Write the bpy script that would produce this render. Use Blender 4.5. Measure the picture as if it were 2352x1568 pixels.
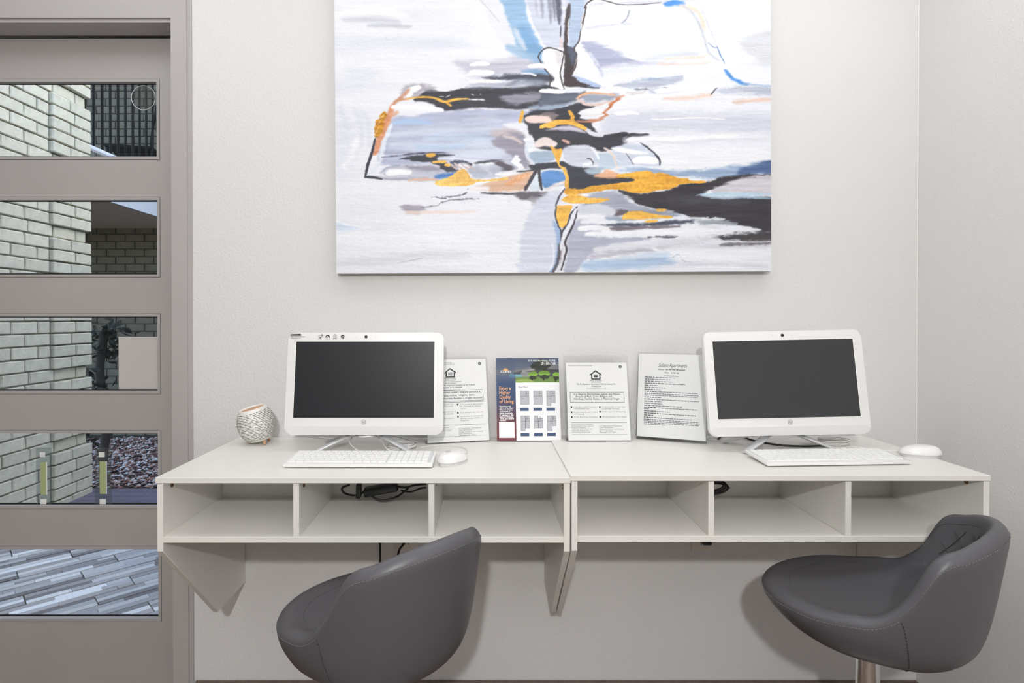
import bpy, bmesh, math, random
import numpy as np
from mathutils import Vector, Matrix

for _o in list(bpy.data.objects):
    bpy.data.objects.remove(_o)
SC = bpy.context.scene
COL = SC.collection
rad = math.radians

# ------------------------------------------------------------------ camera, world, sun, lights, exposure
FPX = 1289.0                       # focal length in pixels of the 2352 px wide frame
CAMZ = 1.26
PITCH = rad(0.4)
cam = bpy.data.cameras.new('camera')
cam.sensor_width = 36.0
cam.lens = FPX / 2352 * 36
cam.shift_x = (1176 - 1115) / 2352
cam.shift_y = -(784 - 731 - FPX * math.tan(PITCH)) / 2352
cam.clip_start = 0.02
camo = bpy.data.objects.new('camera', cam)
COL.objects.link(camo)
camo.location = (0, 0, CAMZ)
camo.rotation_euler = (rad(90) - PITCH, 0, 0)
SC.camera = camo

SC.view_settings.view_transform = 'Standard'
SC.view_settings.look = 'None'
SC.view_settings.exposure = 0.0
SC.view_settings.gamma = 1.0
SC.view_settings.use_curve_mapping = False

world = bpy.data.worlds.new('sky')
SC.world = world
world.use_nodes = True
wn = world.node_tree
bg = wn.nodes['Background']
sky = wn.nodes.new('ShaderNodeTexSky')
sky.sky_type = 'NISHITA'
sky.sun_disc = False
sky.sun_elevation = rad(42)
sky.sun_rotation = rad(70)
wn.links.new(sky.outputs[0], bg.inputs[0])
bg.inputs[1].default_value = 0.82

def lamp(name, kind, loc, energy, color=(1, 1, 1), rot=(0, 0, 0), size=None, size_y=None):
    l = bpy.data.lights.new(name, kind)
    l.energy = energy
    l.color = color
    if kind == 'AREA':
        l.shape = 'RECTANGLE'
        l.size = size
        l.size_y = size_y or size
    if kind == 'SUN':
        l.angle = rad(0.6)
    o = bpy.data.objects.new(name, l)
    COL.objects.link(o)
    o.location = loc
    o.rotation_euler = rot
    return o

def aim(o, target):
    d = Vector(target) - o.location
    o.rotation_euler = d.to_track_quat('-Z', 'Y').to_euler()

sun = lamp('sun', 'SUN', (6, 6, 8), 0.3, (1.0, 0.84, 0.55))
aim(sun, Vector((6, 6, 8)) - Vector((0.72, 0.24, 0.65)))
# photographer's flash on its stand, behind and above the camera
flash = lamp('flash', 'POINT', (-0.10, -0.95, 1.97), 112, (1.0, 0.992, 0.98))
flash.data.shadow_soft_size = 0.045
# unseen ceiling panels added to brighten the wall towards its top (fixtures are built below)
FILL_PANELS = [(-1.15, 1.32), (0.72, 1.32), (-0.3, -1.6)]
for (px_, py_), pe_ in zip(FILL_PANELS, (4.6, 5.6, 2)):
    lamp('ceiling_panel_light', 'AREA', (px_, py_, 2.715), pe_, (0.96, 0.985, 1.0), size=1.5, size_y=0.6)

# ------------------------------------------------------------------ helpers
def lin(c):
    return tuple(((v / 255) / 12.92 if v / 255 <= 0.04045 else ((v / 255 + 0.055) / 1.055) ** 2.4) for v in c)

def tag(o, label=None, cat=None, group=None, kind=None):
    if label: o['label'] = label
    if cat: o['category'] = cat
    if group: o['group'] = group
    if kind: o['kind'] = kind
    return o

def empty(name, loc, rz=0.0):
    o = bpy.data.objects.new(name, None)
    o.empty_display_size = 0.05
    COL.objects.link(o)
    o.location = loc
    o.rotation_euler = (0, 0, rz)
    return o

def link_mesh(name, me, parent=None):
    o = bpy.data.objects.new(name, me)
    COL.objects.link(o)
    if parent: o.parent = parent
    return o

def mesh(name, verts, faces, mat, parent=None, smooth=False):
    me = bpy.data.meshes.new(name)
    me.from_pydata([tuple(v) for v in verts], [], [tuple(f) for f in faces])
    me.validate()
    if smooth:
        me.polygons.foreach_set('use_smooth', [True] * len(me.polygons))
    if mat: me.materials.append(mat)
    return link_mesh(name, me, parent)

def bmobj(name, bm, mat, parent=None, smooth=False, angle=35):
    bmesh.ops.recalc_face_normals(bm, faces=bm.faces)
    me = bpy.data.meshes.new(name)
    bm.to_mesh(me)
    bm.free()
    if smooth:
        me.polygons.foreach_set('use_smooth', [True] * len(me.polygons))
        me.set_sharp_from_angle(angle=rad(angle))
    if mat: me.materials.append(mat)
    return link_mesh(name, me, parent)

def bm_box(bm, x0, x1, y0, y1, z0, z1, mx=None):
    vs = [bm.verts.new(p) for p in ((x0, y0, z0), (x1, y0, z0), (x1, y1, z0), (x0, y1, z0), (x0, y0, z1), (x1, y0, z1), (x1, y1, z1), (x0, y1, z1))]
    if mx is not None:
        for v in vs: v.co = mx @ v.co
    for f in ((0, 3, 2, 1), (4, 5, 6, 7), (0, 1, 5, 4), (1, 2, 6, 5), (2, 3, 7, 6), (3, 0, 4, 7)):
        bm.faces.new([vs[i] for i in f])
    return vs

def box(name, b, mat, parent=None, bevel=0.0, seg=2, mx=None):
    bm = bmesh.new()
    bm_box(bm, *b)
    if bevel:
        bmesh.ops.bevel(bm, geom=list(bm.edges), offset=bevel, segments=seg, affect='EDGES', profile=0.5)
    if mx is not None:
        bm.transform(mx)
    return bmobj(name, bm, mat, parent, smooth=bevel > 0)

def prism(name, outline, d0, d1, mat, parent=None, axis='y', bevel=0.0, seg=2, mx=None):
    """outline of (a, b) pairs; axis y: (x, z) outline pushed along y; x: (y, z); z: (x, y)"""
    bm = bmesh.new()
    def P(a, b, d):
        return {'y': (a, d, b), 'x': (d, a, b), 'z': (a, b, d)}[axis]
    A = [bm.verts.new(P(a, b, d0)) for a, b in outline]
    B = [bm.verts.new(P(a, b, d1)) for a, b in outline]
    n = len(A)
    fa = bm.faces.new(A)
    fb = bm.faces.new(B[::-1])
    for i in range(n):
        bm.faces.new((A[i], B[i], B[(i + 1) % n], A[(i + 1) % n]))
    if bevel:
        es = list(set(fa.edges) | set(fb.edges))
        bmesh.ops.bevel(bm, geom=es, offset=bevel, segments=seg, affect='EDGES', profile=0.5)
    if mx is not None: bm.transform(mx)
    return bmobj(name, bm, mat, parent, smooth=True)

def rrect(x0, x1, z0, z1, r, n=5):
    out = []
    for cx, cz, a0 in ((x1 - r, z0 + r, -90), (x1 - r, z1 - r, 0), (x0 + r, z1 - r, 90), (x0 + r, z0 + r, 180)):
        for i in range(n + 1):
            a = rad(a0 + 90 * i / n)
            out.append((cx + r * math.cos(a), cz + r * math.sin(a)))
    return out

def disc_pts(cx, cz, r, n=24):
    return [(cx + r * math.cos(2 * math.pi * i / n), cz + r * math.sin(2 * math.pi * i / n)) for i in range(n)]

def catmull(pts, per=8):
    P = [Vector(p) for p in pts]
    P = [P[0] * 2 - P[1]] + P + [P[-1] * 2 - P[-2]]
    out = []
    for i in range(1, len(P) - 2):
        a, b, c, d = P[i - 1:i + 3]
        for k in range(per):
            t = k / per
            out.append(0.5 * ((2 * b) + (c - a) * t + (2 * a - 5 * b + 4 * c - d) * t * t + (3 * b - a - 3 * c + d) * t ** 3))
    out.append(P[-2])
    return out

def bm_tube(bm, path, r, n=8, flat=None):
    """tube along a list of Vectors; r may be a list; flat=(rx, rz) gives an elliptical section"""
    rings = []
    up = Vector((0, 0, 1))
    prev = None
    for i, p in enumerate(path):
        t = (path[min(i + 1, len(path) - 1)] - path[max(i - 1, 0)]).normalized()
        if prev is None:
            ref = up if abs(t.z) < 0.9 else Vector((1, 0, 0))
            nrm = (ref - t * ref.dot(t)).normalized()
        else:
            nrm = (prev - t * prev.dot(t)).normalized()
        prev = nrm
        bn = t.cross(nrm)
        ri = r[i] if isinstance(r, (list, tuple)) else r
        ra, rb = (ri, ri) if flat is None else (ri * flat[0], ri * flat[1])
        rings.append([bm.verts.new(p + nrm * (rb * math.cos(2 * math.pi * k / n)) + bn * (ra * math.sin(2 * math.pi * k / n))) for k in range(n)])
    for A, B in zip(rings, rings[1:]):
        for k in range(n):
            bm.faces.new((A[k], A[(k + 1) % n], B[(k + 1) % n], B[k]))
    bm.faces.new(rings[0][::-1])
    bm.faces.new(rings[-1])

def tube(name, pts, r, mat, parent=None, n=8, per=8, smooth=True, flat=None):
    bm = bmesh.new()
    path = catmull(pts, per) if per else [Vector(p) for p in pts]
    bm_tube(bm, path, r, n, flat)
    return bmobj(name, bm, mat, parent, smooth=smooth, angle=60)

def lathe(name, prof, mat, parent=None, n=32, mx=None, angle=35):
    bm = bmesh.new()
    rings = []
    for r, z in prof:
        if r < 1e-6:
            rings.append([bm.verts.new((0, 0, z))])
        else:
            rings.append([bm.verts.new((r * math.cos(2 * math.pi * k / n), r * math.sin(2 * math.pi * k / n), z)) for k in range(n)])
    for A, B in zip(rings, rings[1:]):
        for k in range(n):
            a = [A[k % len(A)], A[(k + 1) % len(A)], B[(k + 1) % len(B)], B[k % len(B)]]
            a = list(dict.fromkeys(a))
            if len(a) > 2: bm.faces.new(a)
    if mx is not None: bm.transform(mx)
    return bmobj(name, bm, mat, parent, smooth=True, angle=angle)

# ------------------------------------------------------------------ materials
def mat(name, color, rough=0.5, metal=0.0, noise=None, bump=None, spec=0.5, coat=0.0, random_v=0.0, coords='Object'):
    """noise=(scale, amount, stretch xyz), bump=(scale, strength, distance), random_v: value shift per object"""
    m = bpy.data.materials.new(name)
    m.use_nodes = True
    nt = m.node_tree
    b = nt.nodes['Principled BSDF']
    b.inputs['Roughness'].default_value = rough
    b.inputs['Metallic'].default_value = metal
    b.inputs['Specular IOR Level'].default_value = spec
    b.inputs['Coat Weight'].default_value = coat
    c = (*lin(color), 1)
    b.inputs['Base Color'].default_value = c
    tc = nt.nodes.new('ShaderNodeTexCoord')
    last = None
    if noise:
        mp = nt.nodes.new('ShaderNodeMapping')
        mp.inputs['Scale'].default_value = noise[2] if len(noise) > 2 else (1, 1, 1)
        nt.links.new(tc.outputs[coords], mp.inputs[0])
        no = nt.nodes.new('ShaderNodeTexNoise')
        no.inputs['Scale'].default_value = noise[0]
        no.inputs['Detail'].default_value = 5
        nt.links.new(mp.outputs[0], no.inputs['Vector'])
        mr = nt.nodes.new('ShaderNodeMapRange')
        mr.inputs[1].default_value = 0.3
        mr.inputs[2].default_value = 0.7
        mr.inputs[3].default_value = 1 - noise[1]
        mr.inputs[4].default_value = 1 + noise[1]
        nt.links.new(no.outputs['Fac'], mr.inputs[0])
        last = mr.outputs[0]
    if random_v:
        oi = nt.nodes.new('ShaderNodeObjectInfo')
        mr2 = nt.nodes.new('ShaderNodeMapRange')
        mr2.inputs[3].default_value = 1 - random_v
        mr2.inputs[4].default_value = 1 + random_v
        nt.links.new(oi.outputs['Random'], mr2.inputs[0])
        if last:
            mu = nt.nodes.new('ShaderNodeMath')
            mu.operation = 'MULTIPLY'
            nt.links.new(last, mu.inputs[0])
            nt.links.new(mr2.outputs[0], mu.inputs[1])
            last = mu.outputs[0]
        else:
            last = mr2.outputs[0]
    if last:
        vm = nt.nodes.new('ShaderNodeVectorMath')
        vm.operation = 'SCALE'
        vm.inputs[0].default_value = c[:3]
        nt.links.new(last, vm.inputs['Scale'])
        nt.links.new(vm.outputs[0], b.inputs['Base Color'])
    if bump:
        n2 = nt.nodes.new('ShaderNodeTexNoise')
        n2.inputs['Scale'].default_value = bump[0]
        n2.inputs['Detail'].default_value = 3
        nt.links.new(tc.outputs[coords], n2.inputs['Vector'])
        bp = nt.nodes.new('ShaderNodeBump')
        bp.inputs['Strength'].default_value = bump[1]
        bp.inputs['Distance'].default_value = bump[2] if len(bump) > 2 else 0.002
        nt.links.new(n2.outputs['Fac'], bp.inputs['Height'])
        nt.links.new(bp.outputs[0], b.inputs['Normal'])
    return m

def attr_mat(name, rough=0.5, bump=None):
    m = bpy.data.materials.new(name)
    m.use_nodes = True
    nt = m.node_tree
    b = nt.nodes['Principled BSDF']
    b.inputs['Roughness'].default_value = rough
    b.inputs['Specular IOR Level'].default_value = 0.3
    a = nt.nodes.new('ShaderNodeAttribute')
    a.attribute_name = 'paint'
    nt.links.new(a.outputs['Color'], b.inputs['Base Color'])
    if bump:
        tc = nt.nodes.new('ShaderNodeTexCoord')
        mp = nt.nodes.new('ShaderNodeMapping')
        mp.inputs['Scale'].default_value = (0.25, 1, 1)
        nt.links.new(tc.outputs['Object'], mp.inputs[0])
        n2 = nt.nodes.new('ShaderNodeTexNoise')
        n2.inputs['Scale'].default_value = bump[0]
        n2.inputs['Detail'].default_value = 4
        nt.links.new(mp.outputs[0], n2.inputs['Vector'])
        bp = nt.nodes.new('ShaderNodeBump')
        bp.inputs['Strength'].default_value = bump[1]
        bp.inputs['Distance'].default_value = 0.002
        nt.links.new(n2.outputs['Fac'], bp.inputs['Height'])
        nt.links.new(bp.outputs[0], b.inputs['Normal'])
    return m

def clear_mat(name, tint=(0.97, 0.98, 0.98), rough=0.02, ior=1.45, extra=0.0):
    """thin clear sheet: straight-through view plus a Fresnel reflection"""
    m = bpy.data.materials.new(name)
    m.use_nodes = True
    nt = m.node_tree
    nt.nodes.remove(nt.nodes['Principled BSDF'])
    out = nt.nodes['Material Output']
    tr = nt.nodes.new('ShaderNodeBsdfTransparent')
    tr.inputs[0].default_value = (*tint, 1)
    gl = nt.nodes.new('ShaderNodeBsdfGlossy')
    gl.inputs['Roughness'].default_value = rough
    lw = nt.nodes.new('ShaderNodeLayerWeight')
    pw_ = nt.nodes.new('ShaderNodeMath')
    pw_.operation = 'POWER'
    pw_.inputs[1].default_value = 5
    nt.links.new(lw.outputs['Facing'], pw_.inputs[0])
    fr = nt.nodes.new('ShaderNodeMath')
    fr.operation = 'MULTIPLY_ADD'
    fr.inputs[1].default_value = 0.5
    fr.inputs[2].default_value = ((ior - 1) / (ior + 1)) ** 2 * 0.6 + extra
    nt.links.new(pw_.outputs[0], fr.inputs[0])
    mx = nt.nodes.new('ShaderNodeMixShader')
    nt.links.new(fr.outputs[0], mx.inputs[0])
    nt.links.new(tr.outputs[0], mx.inputs[1])
    nt.links.new(gl.outputs[0], mx.inputs[2])
    nt.links.new(mx.outputs[0], out.inputs[0])
    return m

def emit_mat(name, color, s):
    m = bpy.data.materials.new(name)
    m.use_nodes = True
    b = m.node_tree.nodes['Principled BSDF']
    b.inputs['Emission Color'].default_value = (*color, 1)
    b.inputs['Emission Strength'].default_value = s
    return m

M = {}
M['wall'] = mat('wall_paint', (226, 225, 224), 0.75, bump=(150, 0.35, 0.004), noise=(1.5, 0.012), coords='Generated' if False else 'Object')
M['wall_grey'] = mat('grey_wall_paint', (158, 156, 154), 0.8, bump=(150, 0.35, 0.004))
M['ceiling'] = mat('ceiling_paint', (238, 238, 238), 0.9)
M['floor'] = mat('floor_wood', (104, 86, 72), 0.5, noise=(6, 0.2, (1, 8, 1)), random_v=0.15)
M['doorpaint'] = mat('door_paint', (179, 175, 173), 0.45, noise=(3, 0.03), bump=(60, 0.06, 0.002))
M['casing'] = mat('casing_paint', (182, 178, 177), 0.5, noise=(3, 0.02))
M['groove'] = mat('groove_shadow_gap', (120, 114, 112), 0.8)
M['gasket'] = mat('glazing_gasket', (30, 28, 28), 0.7)  # black of the painted sill shadows and the door's top seal
M['glass'] = clear_mat('door_glass', (0.96, 0.97, 0.97), 0.0, 1.35)
M['acrylic'] = clear_mat('clear_acrylic', (0.985, 0.987, 0.985), 0.06, 1.49, 0.0)
M['plastic_clear'] = clear_mat('clear_plastic_strip', (0.82, 0.86, 0.86), 0.25, 1.5, 0.10)
M['laminate'] = mat('white_laminate', (236, 234, 229), 0.38, noise=(2, 0.012))
M['laminate_edge'] = mat('laminate_edge_band', (233, 233, 231), 0.4)
M['brass'] = mat('brass_cam', (150, 125, 95), 0.35, 0.9)
M['white_plastic'] = mat('white_gloss_plastic', (240, 240, 239), 0.25, coat=0.3)
M['key'] = mat('white_key_plastic', (241, 241, 240), 0.45)
M['keybed'] = mat('keyboard_bed', (214, 214, 215), 0.5)
M['chin'] = mat('chin_plastic', (226, 224, 223), 0.35)
M['screen'] = mat('dark_screen', (36, 38, 41), 0.38, spec=0.35, noise=(2.5, 0.05))
M['screen2'] = mat('dark_screen_matte', (60, 61, 63), 0.42, spec=0.35, noise=(2, 0.03))
M['rim'] = mat('screen_lip', (250, 248, 244), 0.3)
M['silver'] = mat('silver_plastic', (206, 206, 209), 0.3, 0.25)
M['logo'] = mat('grey_logo', (140, 140, 144), 0.35, 0.5)
M['ink'] = mat('black_ink', (26, 26, 28), 0.6)
M['ink_grey'] = mat('grey_ink', (92, 92, 96), 0.7)
M['ink_light'] = mat('light_grey_ink', (135, 135, 140), 0.7)
M['ink_orange'] = mat('orange_ink', (238, 178, 118), 0.6)
M['ink_white'] = mat('white_ink', (248, 248, 248), 0.6)
M['ink_navy'] = mat('navy_ink', (62, 84, 120), 0.6)
M['ink_plan'] = mat('floor_plan_grey', (186, 187, 192), 0.6)
M['paper'] = mat('white_paper', (243, 243, 244), 0.6)
M['paper_back'] = mat('notice_paper', (222, 214, 208), 0.8)
M['cable_white'] = mat('white_cable', (236, 235, 232), 0.4)
M['cable_black'] = mat('black_cable', (24, 24, 25), 0.4)
M['black_plastic'] = mat('black_plastic', (28, 28, 30), 0.35)
M['leather'] = mat('grey_leatherette', (89, 88, 92), 0.40, spec=0.45, bump=(420, 0.10, 0.0006), noise=(4, 0.02))
M['thread'] = mat('grey_thread', (112, 111, 114), 0.7)
M['thread_dark'] = mat('dark_thread', (58, 57, 60), 0.7)
M['chrome'] = mat('chrome', (236, 236, 237), 0.2, 1.0)
M['wood'] = mat('light_wood', (205, 158, 122), 0.5, noise=(30, 0.12, (1, 6, 1)))
M['ceramic'] = mat('white_ceramic', (238, 236, 230), 0.45)
M['slot'] = mat('dark_slot', (72, 66, 62), 0.8)
M['outlet'] = mat('outlet_plastic', (232, 226, 218), 0.4)
M['canvas_edge'] = mat('canvas_edge', (196, 190, 184), 0.8, bump=(600, 0.3, 0.001))
M['canvas_back'] = mat('stretcher_wood', (120, 105, 92), 0.8)
M['brick'] = mat('painted_brick', (205, 198, 175), 0.85, noise=(14, 0.10), bump=(45, 0.6, 0.006), random_v=0.06)
M['mortar'] = mat('painted_mortar', (138, 132, 114), 0.9, bump=(60, 0.5, 0.004))
M['brick_dark'] = mat('taupe_brick', (98, 92, 80), 0.9, noise=(12, 0.12), bump=(40, 0.5, 0.005), random_v=0.08)  # shaded copy of the brick, balcony shade put into the colour
M['mortar_dark'] = mat('taupe_mortar', (66, 62, 55), 0.9)  # mortar of the shaded copy, darkened the same way
M['soffit'] = mat('soffit_paint', (236, 210, 188), 0.8)
M['fascia'] = mat('fascia_paint', (196, 202, 208), 0.6)
M['rail_black'] = mat('black_iron', (20, 20, 19), 0.75, spec=0.2)
M['rail_white'] = mat('white_painted_steel', (214, 218, 222), 0.5)
M['deck'] = mat('violet_grey_deck_board', (112, 104, 116), 0.7, noise=(9, 0.2, (8, 1, 1)), random_v=0.1)
M['gravel'] = attr_mat('gravel_chips', 0.8)
M['earth'] = mat('dark_soil', (70, 58, 52), 0.95, noise=(30, 0.3))
M['leaf'] = mat('dark_foliage', (38, 44, 34), 0.7, random_v=0.2)
M['bark'] = mat('dark_bark', (48, 42, 36), 0.9)
M['tape_green'] = mat('pale_green_strip', (178, 190, 138), 0.6)
M['tape_white'] = mat('white_foam_tab', (238, 240, 236), 0.7)
M['plank'] = attr_mat('grey_strip_tile', 0.42)
M['stucco'] = mat('stucco', (196, 192, 184), 0.9)
M['panel_lamp'] = emit_mat('ceiling_diffuser', (0.97, 0.98, 1.0), 0.75)  # glow of the added ceiling panels
M['sticker'] = clear_mat('clear_suction_cup', (0.86, 0.87, 0.86), 0.1, 1.5, 0.05)
M['baseboard'] = mat('brown_baseboard', (112, 98, 90), 0.5, noise=(8, 0.15, (6, 1, 1)))

# text as flat mesh lettering
def text_mesh(s, size, align='LEFT', shear=0.0, bold=0.0, space=1.0, res=2):
    cu = bpy.data.curves.new('lettering', 'FONT')
    cu.body = s
    cu.size = size
    cu.align_x = align
    cu.shear = shear
    cu.offset = bold
    cu.space_character = space
    cu.resolution_u = res
    cu.fill_mode = 'FRONT'
    o = bpy.data.objects.new('lettering', cu)
    COL.objects.link(o)
    dg = bpy.context.evaluated_depsgraph_get()
    dg.update()
    me = bpy.data.meshes.new_from_object(o.evaluated_get(dg))
    bpy.data.objects.remove(o)
    bpy.data.curves.remove(cu)
    vs = [tuple(v.co) for v in me.vertices]
    fs = [tuple(p.vertices) for p in me.polygons]
    bpy.data.meshes.remove(me)
    return vs, fs

class Sheet:
    """collects flat print on a sheet: (u right, v up) in metres from the sheet's lower left corner"""
    def __init__(self):
        self.layers = {}
    def _l(self, m):
        return self.layers.setdefault(m, ([], []))
    def text(self, m, s, u, v, size, align='LEFT', width=None, **k):
        vs, fs = text_mesh(s, size, 'LEFT', **k)
        if not vs: return
        x0 = min(a[0] for a in vs); x1 = max(a[0] for a in vs)
        sx = 1.0
        if width: sx = width / (x1 - x0)
        w = (x1 - x0) * sx
        off = {'LEFT': u, 'CENTER': u - w / 2, 'RIGHT': u - w}[align]
        V, Fc = self._l(m)
        n = len(V)
        V += [(off + (a[0] - x0) * sx, v + a[1]) for a in vs]
        Fc += [tuple(i + n for i in f) for f in fs]
    def rect(self, m, u0, u1, v0, v1):
        V, Fc = self._l(m)
        n = len(V)
        V += [(u0, v0), (u1, v0), (u1, v1), (u0, v1)]
        Fc += [(n, n + 1, n + 2, n + 3)]
    def poly(self, m, pts):
        V, Fc = self._l(m)
        n = len(V)
        V += list(pts)
        Fc += [tuple(range(n, n + len(pts)))]
    def frame(self, m, u0, u1, v0, v1, t):
        self.rect(m, u0, u1, v0, v0 + t)
        self.rect(m, u0, u1, v1 - t, v1)
        self.rect(m, u0, u0 + t, v0 + t, v1 - t)
        self.rect(m, u1 - t, u1, v0 + t, v1 - t)
    def ring(self, m, cu, cv, r0, r1, n=28):
        V, Fc = self._l(m)
        b = len(V)
        for i in range(n):
            a = 2 * math.pi * i / n
            V += [(cu + r0 * math.cos(a), cv + r0 * math.sin(a)), (cu + r1 * math.cos(a), cv + r1 * math.sin(a))]
        for i in range(n):
            j = (i + 1) % n
            Fc += [(b + 2 * i, b + 2 * i + 1, b + 2 * j + 1, b + 2 * j)]
    def greek(self, m, u0, u1, v, h, rng, word=(0.004, 0.012)):
        u = u0
        while u < u1:
            w = min(rng.uniform(*word), u1 - u)
            self.rect(m, u, u + w, v, v + h)
            u += w + h * 0.6
    def build(self, names, parent, mx, lift=0.0003):
        k = 0
        for m, (V, Fc) in self.layers.items():
            k += 1
            vs = [mx @ Vector((a, -lift * (1 + 0.35 * k), b)) for a, b in V]
            o = mesh(names.get(m, 'printed_lettering'), vs, Fc, M[m], parent)
            o['kind'] = 'stuff'

# ------------------------------------------------------------------ room shell
WY = 1.95            # face of the wall the desks hang on
XR = 1.50            # face of the right wall
CE = 2.75
FZ = -0.10           # the room's floor; the low baseboard tops out at z = 0
XD = -1.0836         # door opening, right edge
ZD = 2.282           # door opening, head
XDL = -2.03

def struct(o, label, cat=None):
    return tag(o, label, cat, kind='structure')

def multi_box(name, boxes, m, parent=None):
    bm = bmesh.new()
    for b in boxes: bm_box(bm, *b)
    return bmobj(name, bm, m, parent)

wb = multi_box('wall_back', [(-3.2, XDL - 0.04, WY, WY + 0.2, FZ, CE), (XDL - 0.04, XD + 0.04, WY, WY + 0.2, ZD + 0.04, CE), (XD + 0.04, XR + 0.2, WY, WY + 0.2, FZ, CE)], M['wall'])
struct(wb, 'off-white textured wall behind the two floating desks')
struct(box('wall_right', (XR, XR + 0.2, -3.4, WY, FZ, CE), M['wall']), 'off-white textured side wall right of the desks')
struct(box('wall_left', (-3.2, -3.0, -3.4, WY, FZ, CE), M['wall_grey']), 'grey side wall beyond the glazed door')
struct(box('wall_front', (-3.0, XR, -3.4, -3.2, FZ, CE), M['wall_grey']), 'grey wall facing the desks')
struct(box('ceiling', (-3.2, XR + 0.2, -3.4, WY + 0.2, CE, CE + 0.25), M['ceiling']), 'white ceiling over the room')
floor = struct(box('floor', (-3.2, XR + 0.2, -3.4, WY + 0.2, FZ - 0.12, FZ), M['floor']), 'brown wood floor at the foot of the wall')
struct(box('baseboard_back', (XD + 0.075, XR, WY - 0.012, WY, FZ, 0.0), M['baseboard'], bevel=0.003), 'low brown baseboard under the desks')
struct(box('baseboard_right', (XR - 0.012, XR, -3.2, WY - 0.012, FZ, 0.0), M['baseboard'], bevel=0.003), 'low brown baseboard along the right wall')
# thin caulk bead down the corner
struct(tube('trim_2', [(XR - 0.002, WY - 0.002, 0.002), (XR - 0.002, WY - 0.002, CE - 0.01)], 0.0022, M['rim'], per=0, n=6), 'thin white caulk line in the room corner')

for i, (px_, py_) in enumerate(FILL_PANELS):
    t = empty('ceiling_light', (px_, py_, CE))
    multi_box('frame', [(-0.78, 0.78, -0.33, -0.30, -0.03, 0), (-0.78, 0.78, 0.30, 0.33, -0.03, 0), (-0.78, -0.75, -0.30, 0.30, -0.03, 0), (0.75, 0.78, -0.30, 0.30, -0.03, 0)], M['white_plastic'], t)
    box('diffuser', (-0.75, 0.75, -0.30, 0.30, -0.02, -0.012), M['panel_lamp'], t)
    tag(t, ['flat white ceiling light panel nearest the glazed door', 'flat white ceiling light panel nearest the right wall', 'flat white ceiling light panel farther back in the room'][i], 'ceiling light', 'ceiling light panels')

# ------------------------------------------------------------------ glazed door in its frame
SY = 2.05            # room face of the door slab
tr = struct(empty('trim_1', (XD, WY, 0)), 'taupe grey painted steel frame around the glazed door')
def frame_profile(name, fn):
    return multi_box(name, fn, M['casing'], tr)
ox, oz = 0.068, 0.078
# jamb on the desk side: face, raised outer lip, return to the slab and the stop behind it
frame_profile('jamb', [(0, ox - 0.014, -0.012, 0.20, FZ, ZD + 0.012), (ox - 0.014, ox, -0.006, 0.004, FZ, ZD + oz)])
frame_profile('head', [(XDL - XD - 0.06, ox - 0.014, -0.012, 0.20, ZD + 0.012, ZD + oz), ])
frame_profile('head_stop', [(XDL - XD, 0.0, -0.004, 0.085, ZD, ZD + 0.012)])
frame_profile('jamb', [(XDL - XD - 0.06, XDL - XD, -0.012, 0.20, FZ, ZD + 0.012)])

door = struct(empty('door_1', (XD, SY, 0)), 'taupe grey door with five horizontal glass lites')
LT = [(1.8490, 2.1204), (1.4206, 1.6915), (0.9944, 1.2664), (0.5745, 0.8400), (0.1610, 0.4155)]
lx0, lx1 = -1.890 - XD, -1.1976 - XD
sl0, sl1 = XDL - XD + 0.004, -0.003
bead = 0.0115
bxs = [(sl0, lx0 - bead, 0, 0.045, FZ + 0.008, ZD - 0.004), (lx1 + bead, sl1, 0, 0.045, FZ + 0.008, ZD - 0.004)]
edges = [ZD - 0.004] + [v for a, b in LT for v in (b + bead, a - bead)] + [FZ + 0.008]
for i in range(0, len(edges), 2):
    bxs.append((lx0 - bead, lx1 + bead, 0, 0.045, edges[i + 1], edges[i]))
multi_box('door_slab', bxs, M['doorpaint'], door)
box('top_gap_seal', (sl0, sl1, 0.001, 0.04, ZD - 0.0038, ZD - 0.0002), M['gasket'], door)
for a, b in LT:
    g = box('pane', (lx0 - 0.004, lx1 + 0.004, 0.018, 0.022, a - 0.004, b + 0.004), M['glass'], door)
    bm = bmesh.new()
    e = 0.0014
    for bb in ((lx0 - bead + e, lx1 + bead - e, -0.002, 0.014, b, b + bead - e), (lx0 - bead + e, lx1 + bead - e, -0.002, 0.014, a - bead + e, a),
               (lx0 - bead + e, lx0, -0.002, 0.014, a, b), (lx1, lx1 + bead - e, -0.002, 0.014, a, b)):
        bm_box(bm, *bb)
    bmobj('glazing_bead', bm, M['doorpaint'], door)
    bm = bmesh.new()
    for bb in ((lx0 - bead, lx1 + bead, 0.003, 0.030, b + bead - e, b + bead), (lx0 - bead, lx1 + bead, 0.003, 0.030, a - bead, a - bead + e),
               (lx0 - bead, lx0 - bead + e, 0.003, 0.03, a - bead, b + bead), (lx1 + bead - e, lx1 + bead, 0.003, 0.03, a - bead, b + bead)):
        bm_box(bm, *bb)
    bmobj('bead_joint', bm, M['groove'], door)
    bm = bmesh.new()
    gk = 0.0055  # black strips paint the sill shadow along the pane's top and bottom
    for bb in ((lx0, lx1, 0.0145, 0.0175, b - gk * 0.6, b), (lx0, lx1, 0.0145, 0.0175, a, a + gk)):
        bm_box(bm, *bb)
    bmobj('gasket', bm, M['gasket'], door)
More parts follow.
